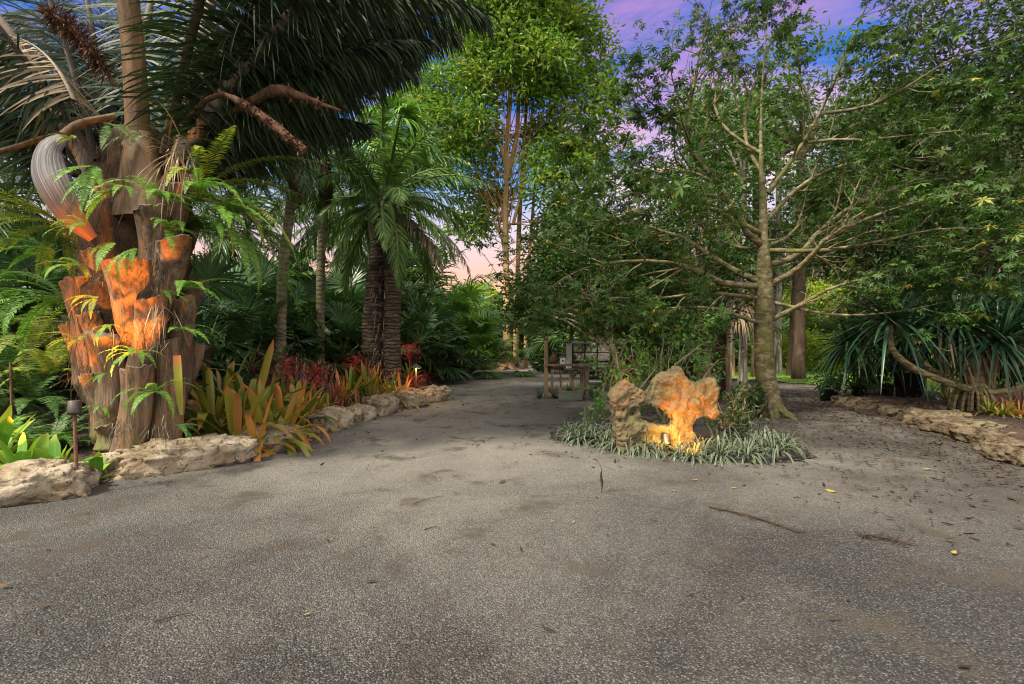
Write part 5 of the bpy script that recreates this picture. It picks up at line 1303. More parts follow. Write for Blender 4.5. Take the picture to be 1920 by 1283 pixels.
z = pot(9.35, 12.8, .18, .28, 'small black pot third from the left'); shrub('potted_shrub', np.array([9.35, 12.8, z]), (.45, .35, .3), 28, 14, .16, .05, M['tree_dark'], 'dark bushy plant in the third pot from the left', PP, .22, 'plant', 4)
z = pot(9.25, 11.9, .33, .62, 'largest black pot under the screw pine')
SPK = 'screw pines of the right bed'
def pandan_head(t, c, n, L, Wd, el=(-35, 85), S=7):
    mb = MB(); rosette(mb, c, n, L, Wd, el, (.10, .55), S, .45, r=.04, prof=lambda t: np.array([.7, .95, 1., .95, .85, .65, .4, .05])[:len(t)]); mb.build('leaf_head', M['pandan'], t)
s1 = thing('screw_pine', 'potted screw pine with dark strap leaves in the largest black pot', 'screw pine', (9.25, 11.9, z), SPK)
mb = MB()
for (dx, dz_) in ((-.5, 1.0), (.1, 1.25), (.55, 1.0)):
    tube(mb, spline([np.array([9.25, 11.9, z - .1]), np.array([9.25 + dx * .4, 11.9, z + dz_ * .5]), np.array([9.25 + dx, 11.9, z + dz_])], 8), np.linspace(.07, .05, 8), 8, 0, rough=.06)
mb.build('stem', M['pandan_bark'], s1)
for (dx, dy, dz_, n) in ((-.5, 0, 1.0, 80), (.1, .1, 1.25, 80), (.55, 0, 1.0, 76), (-1.0, .3, .95, 70), (-1.35, .1, .75, 60)): pandan_head(s1, np.array([9.25 + dx, 11.9 + dy, z + dz_]), n, 1.3, .062)
SP0 = np.array([9.35, 10.35, gz(9.35, 10.35)]); s2 = thing('screw_pine', 'screw pine on stilt roots with long bare limbs reaching left and right', 'screw pine', SP0, SPK)
mb = MB(); tube(mb, spline([SP0 + [0, 0, .35], SP0 + [.0, 0, .9], SP0 + [.05, 0, 1.6]], 8), np.linspace(.17, .11, 8), 12, 0, rough=.04); mb.build('trunk', M['pandan_bark'], s2)
for k in range(22):
    a = 2 * math.pi * k / 22 + U(-.1, .1); rr = U(.24, .48); mb = MB(); e = SP0 + [math.cos(a) * rr, math.sin(a) * rr * .8, -.08]
    tube(mb, spline([SP0 + [math.cos(a) * .1, math.sin(a) * .1, U(.42, .62)], SP0 + [math.cos(a) * rr * .8, math.sin(a) * rr * .65, .30], e], 8), np.linspace(.026, .034, 8), 7, 0, rough=.05); mb.build('prop_root', M['pandan_bark'], s2)
def limbp(pts, r0, r1):
    mb = MB(); tube(mb, spline(pts, 16), np.linspace(r0, r1, 16), 10, 0, rough=.04); mb.build('limb', M['pandan_bark'], s2)
limbp([SP0 + [.05, 0, .5], P(1816, 729, 10.2), P(1754, 709, 9.9), P(1707, 687, 9.7), P(1673, 655, 9.6), P(1668, 610, 9.6)], .075, .05)
limbp([SP0 + [.0, .05, .55], P(1785, 715, 10.6), P(1732, 681, 10.7), P(1705, 640, 10.8)], .06, .045)
limbp([SP0 + [.05, 0, .45], P(1865, 736, 10.3), P(1930, 722, 10.1), P(2010, 690, 10.0), P(2030, 640, 10.0)], .07, .05)
limbp([SP0 + [.05, 0, 1.2], P(1850, 640, 10.0), P(1872, 610, 9.8)], .06, .05)
for (px, py, d, n) in ((1668, 600, 9.6, 60), (1705, 625, 10.8, 54), (1872, 640, 9.8, 66), (1800, 610, 10.3, 66), (2030, 640, 10, 50), (1760, 590, 10.6, 56), (1840, 590, 10.7, 56), (1905, 610, 10.3, 56)): pandan_head(s2, P(px, py, d), int(n * 1.3), 1.25, .06)
mb = MB(); n = 90; q = P(1850, 650, 10.2) + rng.normal(0, .35, (n, 3)) * [1.5, .8, .5]; blades(mb, q, nrm(rng.normal(0, .25, (n, 3)) + [0, 0, -1.]), U(.5, .9, n), .045, .05, 4, var=U(0, .5, n)); 
o = mb.build('dead_leaves', M['palm_dry'], s2)
s3 = thing('screw_pine', 'screw pine farther back behind the black pots', 'screw pine', (11.2, 13.2, .15), SPK)
mb = MB(); tube(mb, spline([np.array([11.2, 13.2, 0]), np.array([11.2, 13.2, 1.0]), np.array([11.0, 13.2, 2.0])], 8), np.linspace(.12, .08, 8), 9, 0); mb.build('trunk', M['pandan_bark'], s3)
for c in ((11.0, 13.2, 2.0), (10.4, 13.1, 1.7), (11.7, 13.0, 1.7)): pandan_head(s3, np.array(c), 60, 1.2, .06)

RG = 'rough rocks edging the right bed'
for k, (c, dims, rz, lab) in enumerate([((8.15, 12.45), (.7, .5, .30), -50, 'small rock at the left end of the right bed'), ((7.9, 11.75), (.95, .7, .38), -60, 'brown rock just below the leftmost pot'), ((7.85, 10.95), (1.0, .8, .36), -70, 'rough rock under the reaching screw pine limb'),
                                     ((7.75, 10.1), (1.1, .8, .42), -80, 'large brown rock in the middle of the right edge'), ((7.55, 9.2), (1.05, .75, .40), -75, 'pitted rock left of the stilt roots'), ((7.35, 8.35), (1.1, .75, .38), -70, 'broad flat rock in front of the stilt roots'),
                                     ((7.0, 7.55), (.9, .6, .32), -60, 'greyish rock near the right picture edge'), ((6.75, 6.95), (.75, .55, .30), -55, 'pale low rock near the right picture edge'), ((6.35, 6.3), (.75, .5, .28), -50, 'nearest pale rock at the right picture edge'),
                                     ((8.55, 10.6), (.8, .7, .34), 20, 'brown rock inside the right bed behind the edge'), ((8.4, 9.3), (.9, .6, .3), 10, 'flat rock inside the right bed by the stilt roots'), ((8.9, 12.3), (.9, .5, .26), 0, 'flat pale slab in front of the small pots'), ((10.0, 12.0), (1.2, .5, .28), 5, 'flat pale slab right of the largest pot')]):
    rock((c[0], c[1], 0.02), (dims[0] * U(.8, .98), dims[1] * .85, dims[2] * U(.6, .85)), R(rz + U(-14, 14)), k + 60, lab, RG, rough=.26, sink=.16, mat='rock_brown')
RBG = 'small bright bromeliads at the right edge'
for (px, py, d, m_, lab) in ((1865, 775, 9.6, 'brom_red', 'reddish bromeliad right of the stilt roots'), (1890, 772, 9.9, 'brom_orange', 'orange bromeliad near the right picture edge'), (1880, 790, 9.0, 'brom', 'yellow green bromeliad in front of the orange one'), (1912, 790, 9.0, 'brom_orange', 'orange bromeliad at the right picture edge'), (1915, 768, 10.2, 'brom_red', 'reddish bromeliad at the right picture edge'), (1855, 792, 9.2, 'brom', 'green bromeliad beside the stilt roots'),
                             (1745, 748, 11.5, 'brom_silver', 'pale spiky bromeliad between big pot and stilt roots'), (1775, 745, 11.8, 'brom', 'green bromeliad between big pot and stilt roots')):
    brom(px, py, d, 24, .38, .035, M[m_], lab, RBG)
# ------------------------------------------------------------------ palms of the middle distance
def base_at(px, d): x = (px - CX) / F * d; return np.array([x, d, gz(x, d)])
b = base_at(522, 11.2)
pinnate_palm(b, P(556, 285, 11.2)[2] - b[2], (P(556, 285, 11.2) - b)[:2], .125, 13, 2.6, [M['palm_mid'], M['petiole_green']], M['palm_ring'], 'slender leaning palm with a mossy ringed trunk right of the giant palm', None, 'slender_palm',
             Lf=.5, Wf=.032, hang=.35, el=(-30, 75), bend=80, n=60, sheath=1.15, trunk_pts=[b - [0, 0, .2], P(530, 520, 11.2), P(543, 400, 11.2), P(556, 285, 11.2)])
b = base_at(600, 13.0)
pinnate_palm(b, P(610, 310, 13.0)[2] - b[2], (P(610, 310, 13.0) - b)[:2], .12, 13, 2.4, [M['palm_mid'], M['petiole_green']], M['palm_ring'], 'slender straight palm with a yellowish ringed trunk left of the double palm', None, 'slender_palm',
             Lf=.5, Wf=.03, hang=.35, el=(-30, 75), bend=80, n=56, sheath=1.2, trunk_pts=[b - [0, 0, .2], P(601, 540, 13.0), P(604, 420, 13.0), P(610, 310, 13.0)])
# double trunked palm
b = base_at(712, 13.6)
t = pinnate_palm(b, P(722, 385, 13.6)[2] - b[2], (P(722, 385, 13.6) - b)[:2], .29, 30, 2.9, [M['palm_light'], M['petiole_green']], M['palm_shag'], 'stout palm with a shaggy dark double trunk and arching feather crown', None, 'feather_palm',
             Lf=.58, Wf=.036, hang=.35, el=(-38, 84), bend=75, n=84, sheath=.0, trunk_pts=[b + [-.22, 0, -.2], P(699, 600, 13.6), P(708, 500, 13.6), P(722, 385, 13.6)], rn=18)
mb = MB(); q = spline([b + [.42, -.2, -.2], P(734, 610, 13.35), P(737, 540, 13.35), P(728, 470, 13.5)], 16)
tube(mb, q, .22 * np.linspace(1.15, .8, 16), 16, 0, rough=.05); mb.build('trunk', M['palm_shag'], t)
mb = MB(); n = 1100; zz = U(0.1, b[2] + 3.4, n); cx = np.interp(zz, [0, 3.4], [b[0] + .08, P(722, 400, 13.6)[0]]); aa = U(0, 6.283, n)
fp = np.column_stack([cx + np.cos(aa) * U(.26, .42, n), b[1] - .08 + np.sin(aa) * U(.2, .36, n), zz]); blades(mb, fp, np.column_stack([np.cos(aa) * .5, np.sin(aa) * .5, U(-1.4, .6, n)]), U(.08, .3, n), .022, .35, 3)
mb.build('trunk_fibre', M['fibre_strands'], t)
mb = MB()
for a in np.linspace(0, 360, 9)[:-1]:
    c0 = P(722, 425, 13.5); d = np.array([math.cos(R(a)), math.sin(R(a)), 0])
    tube(mb, spline([c0 + d * .32 - [0, 0, .35], c0 + d * .40 + [0, 0, .2], c0 + d * .12 + [0, 0, .75]], 6), np.linspace(.06, .04, 6), 5, 0)
mb.build('leaf_stubs', M['petiole_grey'], t)
mb = MB()
for k in range(2): frond(mb, P(735 + k * 30, 400, 13.9), -30 + k * 25, -20, 2.6, 60, 60, .5, .03, .8, 30, .1, .3, .03, 1.2, 3)
mb.build('dead_fronds', [M['palm_dry'], M['petiole_grey']], t)
# tall fan palm behind it
b = base_at(745, 16.5); t = thing('fan_palm', 'tall fan palm rising behind the double trunked palm', 'palm', b); top = P(738, 250, 16.5)
mb = MB(); tube(mb, spline([b - [0, 0, .2], (b + top) / 2, top], 12), np.linspace(.16, .12, 12), 10, 0, rough=.04); mb.build('trunk', M['palm_shag'], t)
for k in range(20):
    mb = MB(); az = k * 2.4; e = R(75 - k * 6.5); d = np.array([math.cos(az) * math.cos(e), math.sin(az) * math.cos(e), math.sin(e)]); hub = top + d * U(.7, 1.0)
    tube(mb, [top, hub], .016, 5, 1, cap=False); fan_leaf(mb, hub, d - [0, 0, .45], U(.95, 1.2), 32, 250, droop=.5); mb.build('fan_leaf', [M['fan_light'], M['petiole_green']], t)
# big fan palm clump by the bend of the path
b = base_at(868, 22.5); b[2] = .05
fan_palm_clump(b, 4, 15, 1.1, 1.6, [M['fan_light'], M['petiole_green']], 'big many stemmed fan palm clump at the bend of the path', None, 'fan_palm', (.4, 2.0), .7, (-5, 85), .13)
b = base_at(820, 23.5)
fan_palm_clump(b, 2, 12, .95, 1.2, [M['fan_light'], M['petiole_green']], 'yellow green fan palm left of the big fan palm clump', None, 'fan_palm', (.3, 1.2), .5, (-5, 85), .12)
# understory fan palms
UG = 'dark fan palms of the understorey'
pr = [fan_palm_clump(np.array([0., 0, 0]), 1, 16, .75, .95, [M['fan_dark'], M['petiole_green']], '', UG, 'fan_palm', (.5, .9), 0, (-20, 85), .07), fan_palm_clump(np.array([0., 0, 0]), 2, 11, .65, .8, [M['fan_dark'], M['petiole_green']], '', UG, 'fan_palm', (.3, 1.2), .25, (-10, 85), .06)]
FPS = [(470, 11.0, 1.1, 'dark fan palm behind the tall bromeliad clump'), (565, 13.2, 1.15, 'dark fan palm between the two slender palms'), (640, 14.0, 1.1, 'dark fan palm left of the double trunk'), (660, 16.5, 1.5, 'taller fan palm left of the double trunk'),
       (580, 16.0, 1.6, 'tall fan palm behind the straight slender palm'), (500, 13.8, 1.5, 'tall fan palm behind the leaning slender palm'), (425, 12.5, 1.5, 'fan palm behind the giant palm on its right side'), (770, 17.0, 1.2, 'fan palm right of the double trunk'),
       (800, 19.0, 1.4, 'fan palm under the dead fronds right of the double trunk'), (540, 18.0, 1.9, 'large fan palm far behind the slender palms'), (690, 19.5, 1.7, 'large fan palm far behind the double trunk'), (380, 9.6, 1.2, 'fan palm close behind the giant palm'),
       (905, 29, 1.5, 'fan palm beyond the big clump'), (1290, 19.5, 1.3, 'fan palm behind the shed'), (1240, 20.5, 1.5, 'fan palm behind the shed roof'), (60, 10.5, 1.4, 'fan palm at the far left behind the ferns'), (-60, 9.0, 1.2, 'fan palm at the left picture edge')]
for k, (px, d, s_, lab) in enumerate(FPS):
    b = base_at(px, d)
    if k < 2: o = pr[k]; o.location = b; o.scale = (s_, s_, s_); o['label'] = lab
    else: dup(pr[k % 2], b, U(0, 6.28), s_, lab, UG)
# feathery understory palms
FG = 'feather palms of the understorey'
p0 = pinnate_palm(np.array([0., 0, 0]), .7, (0, 0), .07, 15, 2.3, [M['palm_mid'], M['petiole_green']], M['fibre'], '', FG, 'feather_palm', Lf=.42, Wf=.03, hang=.25, el=(5, 85), bend=75, n=46, az0=0)
FEA = [(20, 10.5, 1.3, 'feather palm at the far left behind the ferns'), (-90, 9.5, 1.5, 'feather palm at the left picture edge'), (110, 12.0, 1.7, 'feather palm behind the left side of the giant palm'), (400, 14.0, 1.7, 'feather palm behind the fern curtains'),
       (460, 17.0, 2.0, 'large feather palm behind the leaning slender palm'), (625, 18.5, 2.0, 'large feather palm behind the straight slender palm'), (690, 22.0, 2.2, 'big feather palm far behind the double trunk'), (790, 24.0, 2.3, 'big feather palm behind the yellow green fan palm'),
       (560, 22.0, 2.4, 'big feather palm in the far middle of the left bed'), (895, 34.0, 2.6, 'feather palm beyond the path bend'), (1310, 24.0, 2.0, 'feather palm on the lawn behind the shed'), (1540, 30.0, 2.0, 'yellowing feather palm at the back of the lawn'), (1130, 24, 2.2, 'feather palm behind the left end of the shed')]
for k, (px, d, s_, lab) in enumerate(FEA):
    b = base_at(px, d)
    if k == 0: p0.location = b; p0.scale = (s_,) * 3; p0['label'] = lab
    else: dup(p0, b, U(0, 6.28), s_, lab, FG)
# palms whose crowns fill the space under the sky
CG = 'taller feather palms behind the left bed'
p1 = pinnate_palm(np.array([0., 0, 0]), 4.4, (.2, 0), .13, 20, 2.8, [M['palm_mid'], M['petiole_green']], M['palm_ring'], '', CG, 'feather_palm', Lf=.55, Wf=.034, hang=.4, el=(-35, 82), bend=80, n=60, az0=0)
for k, (px, d, s_, lab) in enumerate([(450, 16.5, 1.12, 'tall feather palm left of the leaning slender palm'), (640, 17.5, 1.35, 'tall feather palm behind the straight slender palm'), (655, 22.5, 1.3, 'tall feather palm far behind the straight slender palm'), (690, 20, 1.5, 'tallest feather palm behind the double trunk'), (40, 13.5, 1.15, 'tall feather palm at the far left'), (-110, 12, 1.0, 'tall feather palm at the left picture edge'), (330, 16.0, 1.2, 'tall feather palm hidden behind the giant palm')]):
    b = base_at(px, d)
    if k == 0: p1.location = b; p1.scale = (s_,) * 3; p1['label'] = lab
    else: dup(p1, b, U(0, 6.28), s_, lab, CG)

# ------------------------------------------------------------------ tall peeling bark tree
def blob(px, py, r, d, dz=0., sq=1.0): return (P(px, py, d + dz), np.array([r / F * d, r / F * d * .9, r / F * d * sq]))
TD = 28.0; b = np.array([(952 - CX) / F * TD, TD, gz((952 - CX) / F * TD, TD) - .05])
bl = [blob(*a, TD, dz) for a, dz in (((1000, 30, 95), 0), ((900, 105, 80), .5), ((1060, 95, 85), 1), ((850, 195, 70), -.6), ((960, 110, 80), -1), ((1075, 215, 85), 0), ((800, 165, 42), .5), ((850, 310, 56), -.5), ((1050, 330, 66), -1.), ((960, -60, 130), 0), ((1115, 160, 52), .5),
                               ((905, 400, 48), 1.5), ((1050, 440, 56), 1.), ((1080, 320, 60), 1.), ((1010, 120, 60), -2), ((870, 235, 44), -2), ((1020, 490, 40), 2.), ((1090, 420, 50), 0), ((930, 20, 80), -1), ((790, 215, 36), 0), ((890, 265, 46), .6), ((925, 345, 40), .9), ((880, 430, 34), 0), ((1010, 265, 40), 1.4))]
tt_ = broad_tree('tall_tree', b, [b - [0, 0, .2], P(950, 560, TD), P(948, 420, TD), P(950, 290, TD), P(957, 170, TD), P(965, 20, TD)], .21, bl, 1250, 34, .36, .15, M['tall'], M['tan_bark'],
                 'tall bright green tree with peeling tan twin trunks beyond the path', None, .75, extra_trunks=[([P(966, 700, TD + .8), P(970, 560, TD + .8), P(973, 430, TD + .8), P(980, 310, TD + .8), P(990, 160, TD + .8)], .17), ([P(952, 330, TD), P(968, 260, TD), P(972, 200, TD), P(978, 100, TD)], .15), ([P(950, 330, TD), P(935, 250, TD), P(930, 180, TD)], .10), ([P(985, 700, TD + 1.5), P(990, 520, TD + 1.5), P(1000, 380, TD + 1.5), P(1010, 220, TD + 1.5)], .13), ([P(962, 420, TD), P(985, 330, TD), P(995, 240, TD), P(1000, 160, TD)], .09)], shell=.55, limb_r=.14)
# curving roots at its foot
mb = MB()
for a in (-60, -20, 200, 240): d = np.array([math.cos(R(a)), math.sin(R(a)), 0]); tube(mb, spline([b + [0, 0, .6], b + d * .45 + [0, 0, .15], b + d * 1.1], 7), np.linspace(.16, .06, 7), 6, 0)
mb.build('roots', M['tan_bark'], tt_)

# ------------------------------------------------------------------ dense round tree between path and kapok
b = np.array([2.02, 9.75, .0])
broad_tree('shade_tree', b, [b - [0, 0, .15], b + [.05, .1, .9], b + [-.1, .8, 1.8], b + [-.3, 1.8, 3.0]], .07, [blob(1050, 530, 70, 11.9), blob(1130, 540, 75, 11.6), blob(1000, 560, 45, 12.3), blob(1200, 540, 60, 12.), blob(1100, 470, 80, 12.2), blob(1190, 470, 60, 12.2), blob(1050, 585, 28, 11.7), blob(985, 585, 26, 12.2), blob(1130, 600, 34, 10.6), blob(1185, 590, 42, 10.4), blob(1215, 625, 30, 10.2)],
           560, 34, .12, .065, M['ceiba'], M['twig'], 'dense dark leaved tree overhanging the left end of the shed', None, .4, limb_r=.5)
b = np.array([4.6, 12.2, 0.])
broad_tree('shade_tree', b, [b - [0, 0, .15], b + [.05, 0, 1.2], b + [-.1, 0, 2.2], b + [-.2, 0, 3.6]], .11, [blob(1300, 500, 70, 12.4), blob(1380, 520, 60, 12.6), blob(1240, 430, 80, 12.6), blob(1340, 400, 80, 12.8), blob(1290, 350, 60, 13), blob(1300, 590, 42, 12.0), blob(1250, 590, 42, 12.0), blob(1345, 575, 38, 12.2), blob(1320, 630, 28, 12.)],
           260, 30, .12, .065, M['ceiba'], M['twig'], 'dark leaved tree in front of the shed behind the kapok limbs', None, .42, limb_r=.5)
# round brown limbed tree inside the dusk behind the kapok, right half
RT = [(1620, 14.5, [(1600, 300, 110), (1700, 250, 110), (1640, 420, 100), (1760, 380, 110), (1560, 450, 70), (1680, 500, 80)], 'dark leafy tree behind the right limbs of the kapok'),
      (1850, 13.5, [(1820, 260, 120), (1930, 330, 130), (1850, 440, 100), (1960, 480, 90), (1760, 500, 70), (1880, 530, 70), (1890, 150, 100), (1990, 200, 120), (1800, 70, 110), (1930, 50, 120), (1720, 120, 90)], 'dark leafy tree at the right picture edge behind the screw pines')]
for (px, d, bs, lab) in RT:
    b = base_at(px, d); broad_tree('dark_tree', b, [b - [0, 0, .2], b + [.05, 0, 2.2], b + [-.1, 0, 4.2], b + [.1, 0, 6.]], .16, [blob(*a, d, U(-.8, .8)) for a in bs], 520, 30, .17, .08, M['tree_dark'], M['brown_bark'], lab, 'dark trees filling the right side', .5, limb_r=.35)

# ------------------------------------------------------------------ trees round the lawn and the far backdrop
def simple_trunk(name, px, d, w_px, py_top, mat, label, lean=0., group=None):
    b = base_at(px, d); top = P(px + lean, py_top, d); t = thing(name, label, 'tree', b, group); r = w_px / F * d / 2
    mb = MB(); tt = np.linspace(0, 1, 14); tube(mb, spline([b - [0, 0, .2], b * .6 + top * .4 + [.03, 0, 0], top], 14), r * (1 + .4 * np.exp(-tt * 10) - .2 * tt), 12, 0, rough=.03); mb.build('trunk', M[mat], t)
    bl_ = [(top + rng.normal(0, 1., 3) * [1.6, 1, .7] + [0, 0, .6], np.array([1.6, 1.5, 1.2])) for _ in range(5)]
    mb = MB()
    for c, _ in bl_: tube(mb, spline([top - [0, 0, .8], (top + c) / 2 + [0, 0, .2], c], 6), np.linspace(r * .6, r * .15, 6), 6, 0, cap=False)
    mb.build('limbs', M[mat], t)
    mb = MB(); crown(mb, bl_, 90, 26, .26, .11, .6, .5); mb.build('crown', M['tree_mid'], t); return t
LGp = 'tree trunks at the edge of the lawn'
simple_trunk('lawn_tree', 1497, 20.3, 20, 250, 'brown_bark', 'thick brown trunked tree standing on the lawn right of the kapok', 6)
simple_trunk('lawn_tree', 1392, 19.2, 14, 300, 'grey_bark', 'pale thin trunked tree left of the kapok trunk', 2)
simple_trunk('lawn_tree', 1418, 21.5, 16, 280, 'brown_bark', 'dark trunked tree just left of the kapok trunk', 0)
simple_trunk('lawn_tree', 1372, 22.5, 10, 320, 'tan_bark', 'slim tan trunked tree left of the kapok trunk', -3)
simple_trunk('lawn_tree', 1458, 24.0, 12, 260, 'grey_bark', 'whitish slim trunk right behind the kapok trunk', 2)
simple_trunk('lawn_tree', 1478, 22.3, 8, 420, 'brown_bark', 'small crooked tree beside the thick brown trunk', 16)
# dead fan leaves hanging by the shed corner
b = base_at(1362, 17.6); t = thing('fan_palm', 'fan palm with a skirt of pale dead leaves at the right corner of the shed', 'palm', b); top = P(1380, 520, 17.6)
mb = MB(); tube(mb, spline([b - [0, 0, .2], (b + top) / 2, top], 10), .13, 10, 0, rough=.05); mb.build('trunk', M['grey_bark'], t)
for k in range(12):
    mb = MB(); az = k * 2.4; d = np.array([math.cos(az) * .55, math.sin(az) * .55, -1.]); hub = top - [0, 0, .2 + .05 * k] + nrm(d) * .3
    tube(mb, [top - [0, 0, .05 * k], hub], .012, 5, 0, cap=False); fan_leaf(mb, hub, d, U(.7, 1.2), 18, 110, droop=.5, cup=.05); mb.build('dead_leaf', M['palm_dry'], t)
for k in range(14):
    mb = MB(); az = k * 2.4; e = R(80 - k * 6); d = np.array([math.cos(az) * math.cos(e), math.sin(az) * math.cos(e), math.sin(e)]); hub = top + d * .8
    tube(mb, [top, hub], .014, 5, 1, cap=False); fan_leaf(mb, hub, d - [0, 0, .4], .9, 28, 240, droop=.4); mb.build('fan_leaf', [M['fan_dark'], M['petiole_green']], t)

def proto_tree(h, r, leafm, bark, n, per, Ll, Lw, nb=9):
    t_ = broad_tree('backdrop_tree', np.zeros(3), [(0, 0, -.3), (.1, 0, h * .3), (-.15, .1, h * .6), (.1, 0, h * .92)], .02 * h + .03,
                    [(np.array([U(-.6, .6) * r, U(-.5, .5) * r, h * U(.42, .95)]), np.array([1, 1, .8]) * r * U(.4, .62)) for _ in range(nb)], n, per, Ll, Lw, leafm, bark, '', None, r * .22)
    return t_
BGp = 'trees of the far backdrop'
protos = {'d': proto_tree(9, 3.0, M['tree_dark'], M['brown_bark'], 430, 26, .30, .14), 'm': proto_tree(11, 3.0, M['tree_mid'], M['grey_bark'], 430, 26, .32, .15, 10), 'y': proto_tree(7, 2.6, M['tree_yel'], M['brown_bark'], 330, 24, .30, .14, 8), 'a': proto_tree(13, 2.6, M['tree_mid'], M['grey_bark'], 300, 22, .26, .10, 12)}
used = set()
LABS = {'d': 'dark green bushy tree standing %s', 'm': 'mid green tree standing %s', 'y': 'bright yellow green tree standing %s', 'a': 'tall airy tree with small leaves standing %s'}
BT = [('d', -140, 17, .8, 'at the far left edge behind the ferns'), ('d', 60, 22, .8, 'behind the left fern mass'), ('m', 250, 26, .75, 'directly behind the giant palm'), ('d', 400, 30, .72, 'behind the fern curtains'), ('d', 520, 34, .68, 'behind the slender palms'), ('m', 610, 38, .62, 'in the gap right of the slender palms'),
      ('d', 700, 33, .75, 'far behind the double trunk'), ('m', 800, 38, .8, 'far behind the fan palm clump'), ('y', 880, 46, .9, 'beyond the path bend'), ('d', 1010, 44, .62, 'straight beyond the tall tree trunks'), ('y', 945, 58, .8, 'at the very end of the path'), ('m', 1080, 40, .7, 'behind the left end of the shed'),
      ('m', 1160, 31, .72, 'behind the middle of the shed'), ('a', 1250, 30, .68, 'behind the shed roof'), ('d', 1210, 24, .7, 'just behind the shed'), ('a', 1370, 34, .75, 'behind the kapok top'), ('d', 1330, 38, .9, 'on the far lawn left of the kapok trunk'), ('y', 1440, 38, .8, 'on the far lawn behind the kapok trunk'),
      ('y', 1540, 33, .85, 'on the sunny lawn right of the thick brown trunk'), ('a', 1540, 36, 1.15, 'high behind the thick brown trunk'), ('m', 1640, 33, 1.0, 'behind the first screw pine'), ('a', 1720, 32, 1.2, 'high above the screw pines'), ('y', 1690, 29, .62, 'low and sunlit behind the big black pot'), ('d', 1780, 36, 1.1, 'behind the stilt rooted screw pine'),
      ('a', 1850, 27, 1.1, 'high at the upper right corner'), ('m', 1900, 30, 1.0, 'at the right picture edge'), ('y', 1830, 26, .55, 'low on the lawn behind the stilt roots'), ('d', 2000, 24, 1.0, 'beyond the right picture edge'), ('a', 1640, 25, 1.0, 'above the first screw pine'), ('a', 1450, 27, .7, 'behind the upper limbs of the kapok'), ('a', 1330, 26, .5, 'behind the left upper limbs of the kapok'),
      ('y', 1600, 40, .9, 'at the far end of the lawn'), ('d', 1500, 48, 1.1, 'at the back of the lawn'), ('d', 1250, 48, 1., 'far back left of the kapok'), ('d', 1700, 48, 1.2, 'far back on the right'), ('m', 1850, 46, 1.3, 'far back at the right')]
for (k, px, d, s_, where) in BT:
    b = base_at(px, d); b[2] -= .1; lab = LABS[k] % where
    if k not in used: used.add(k); o = protos[k]; o.location = b; o.scale = (s_,) * 3; o['label'] = lab; o['group'] = BGp
    else: dup(protos[k], b, U(0, 6.28), s_, lab, BGp, sz=s_ * U(.9, 1.1))
# shrubs
SGp = 'shrubs of the background'
sp_ = {'d': shrub('shrub', np.zeros(3), (1.1, 1.0, .8), 130, 22, .20, .09, M['tree_dark'], '', SGp), 'm': shrub('shrub', np.zeros(3), (1.1, 1.0, .8), 130, 22, .20, .09, M['tree_mid'], '', SGp), 'y': shrub('shrub', np.zeros(3), (1.0, .9, .7), 110, 22, .18, .08, M['tree_yel'], '', SGp)}
SH = [('d', -40, 11.5, 1.5, 'dark shrub at the left picture edge behind the ferns'), ('d', 90, 12.5, 1.8, 'dark shrub left of the giant palm'), ('d', 380, 13.0, 1.5, 'dark shrub right behind the giant palm'), ('d', 480, 15.0, 1.6, 'dark shrub behind the leaning slender palm'), ('m', 560, 17.0, 1.7, 'green shrub between the slender palms'),
      ('d', 650, 17.0, 1.6, 'dark shrub left of the double trunk'), ('d', 760, 19.5, 1.7, 'dark shrub right of the double trunk'), ('m', 700, 25, 2.4, 'green shrub far behind the double trunk'), ('d', 800, 28, 2.2, 'dark shrub behind the yellow green fan palm'), ('d', 850, 33, 2.2, 'dark shrub behind the big fan palm clump'), ('m', 905, 40, 2.4, 'green shrub beyond the path bend'),
      ('d', 1000, 40, 2.4, 'dark shrub at the end of the path'), ('d', 960, 50, 2.6, 'farthest dark shrub straight along the path'), ('d', 1060, 26, 2.0, 'dark shrub behind the left shed post'), ('d', 1150, 21, 1.7, 'dark shrub behind the shed window'), ('d', 1240, 22, 1.9, 'dark shrub behind the shed wall'), ('d', 1330, 27, 1.7, 'dark shrub left of the pale thin trunk'),
      ('m', 1400, 32, 1.9, 'green shrub behind the trunks left of the kapok'), ('y', 1440, 30, 1.4, 'yellow green shrub behind the kapok trunk'), ('y', 1530, 26, 1.3, 'bright yellow shrub right of the thick brown trunk'), ('m', 1560, 30, 1.7, 'green shrub at the back of the lawn'), ('y', 1610, 27, 1.5, 'yellow green shrub behind the leftmost pot'), ('m', 1660, 25, 1.6, 'green shrub behind the small pots'),
      ('d', 1740, 24, 1.6, 'dark shrub behind the big black pot'), ('m', 1800, 22, 1.5, 'green shrub behind the stilt roots'), ('d', 1880, 20, 1.5, 'dark shrub at the right edge of the lawn'), ('y', 1760, 27, 1.5, 'yellow green shrub far behind the stilt roots'), ('y', 1900, 25, 1.4, 'yellow green shrub at the right picture edge'), ('m', 1360, 36, 2., 'green shrub at the far side of the lawn'),
      ('d', 200, 14, 2., 'dark shrub hidden behind the giant palm trunk'), ('d', 620, 22, 2.2, 'dark shrub far behind the straight slender palm'), ('m', 470, 22, 2.4, 'green shrub far behind the leaning slender palm'), ('m', 1490, 36, 2.2, 'green shrub far behind the thick brown trunk'), ('d', 1960, 16, 1.6, 'dark shrub beyond the right picture edge')]
used = set()
for (k, px, d, s_, lab) in SH:
    b = base_at(px, d)
    if k not in used: used.add(k); o = sp_[k]; o.location = b; o.scale = (s_,) * 3; o['label'] = lab
    else: dup(sp_[k], b, U(0, 6.28), s_, lab, SGp, sz=s_ * U(.8, 1.15))
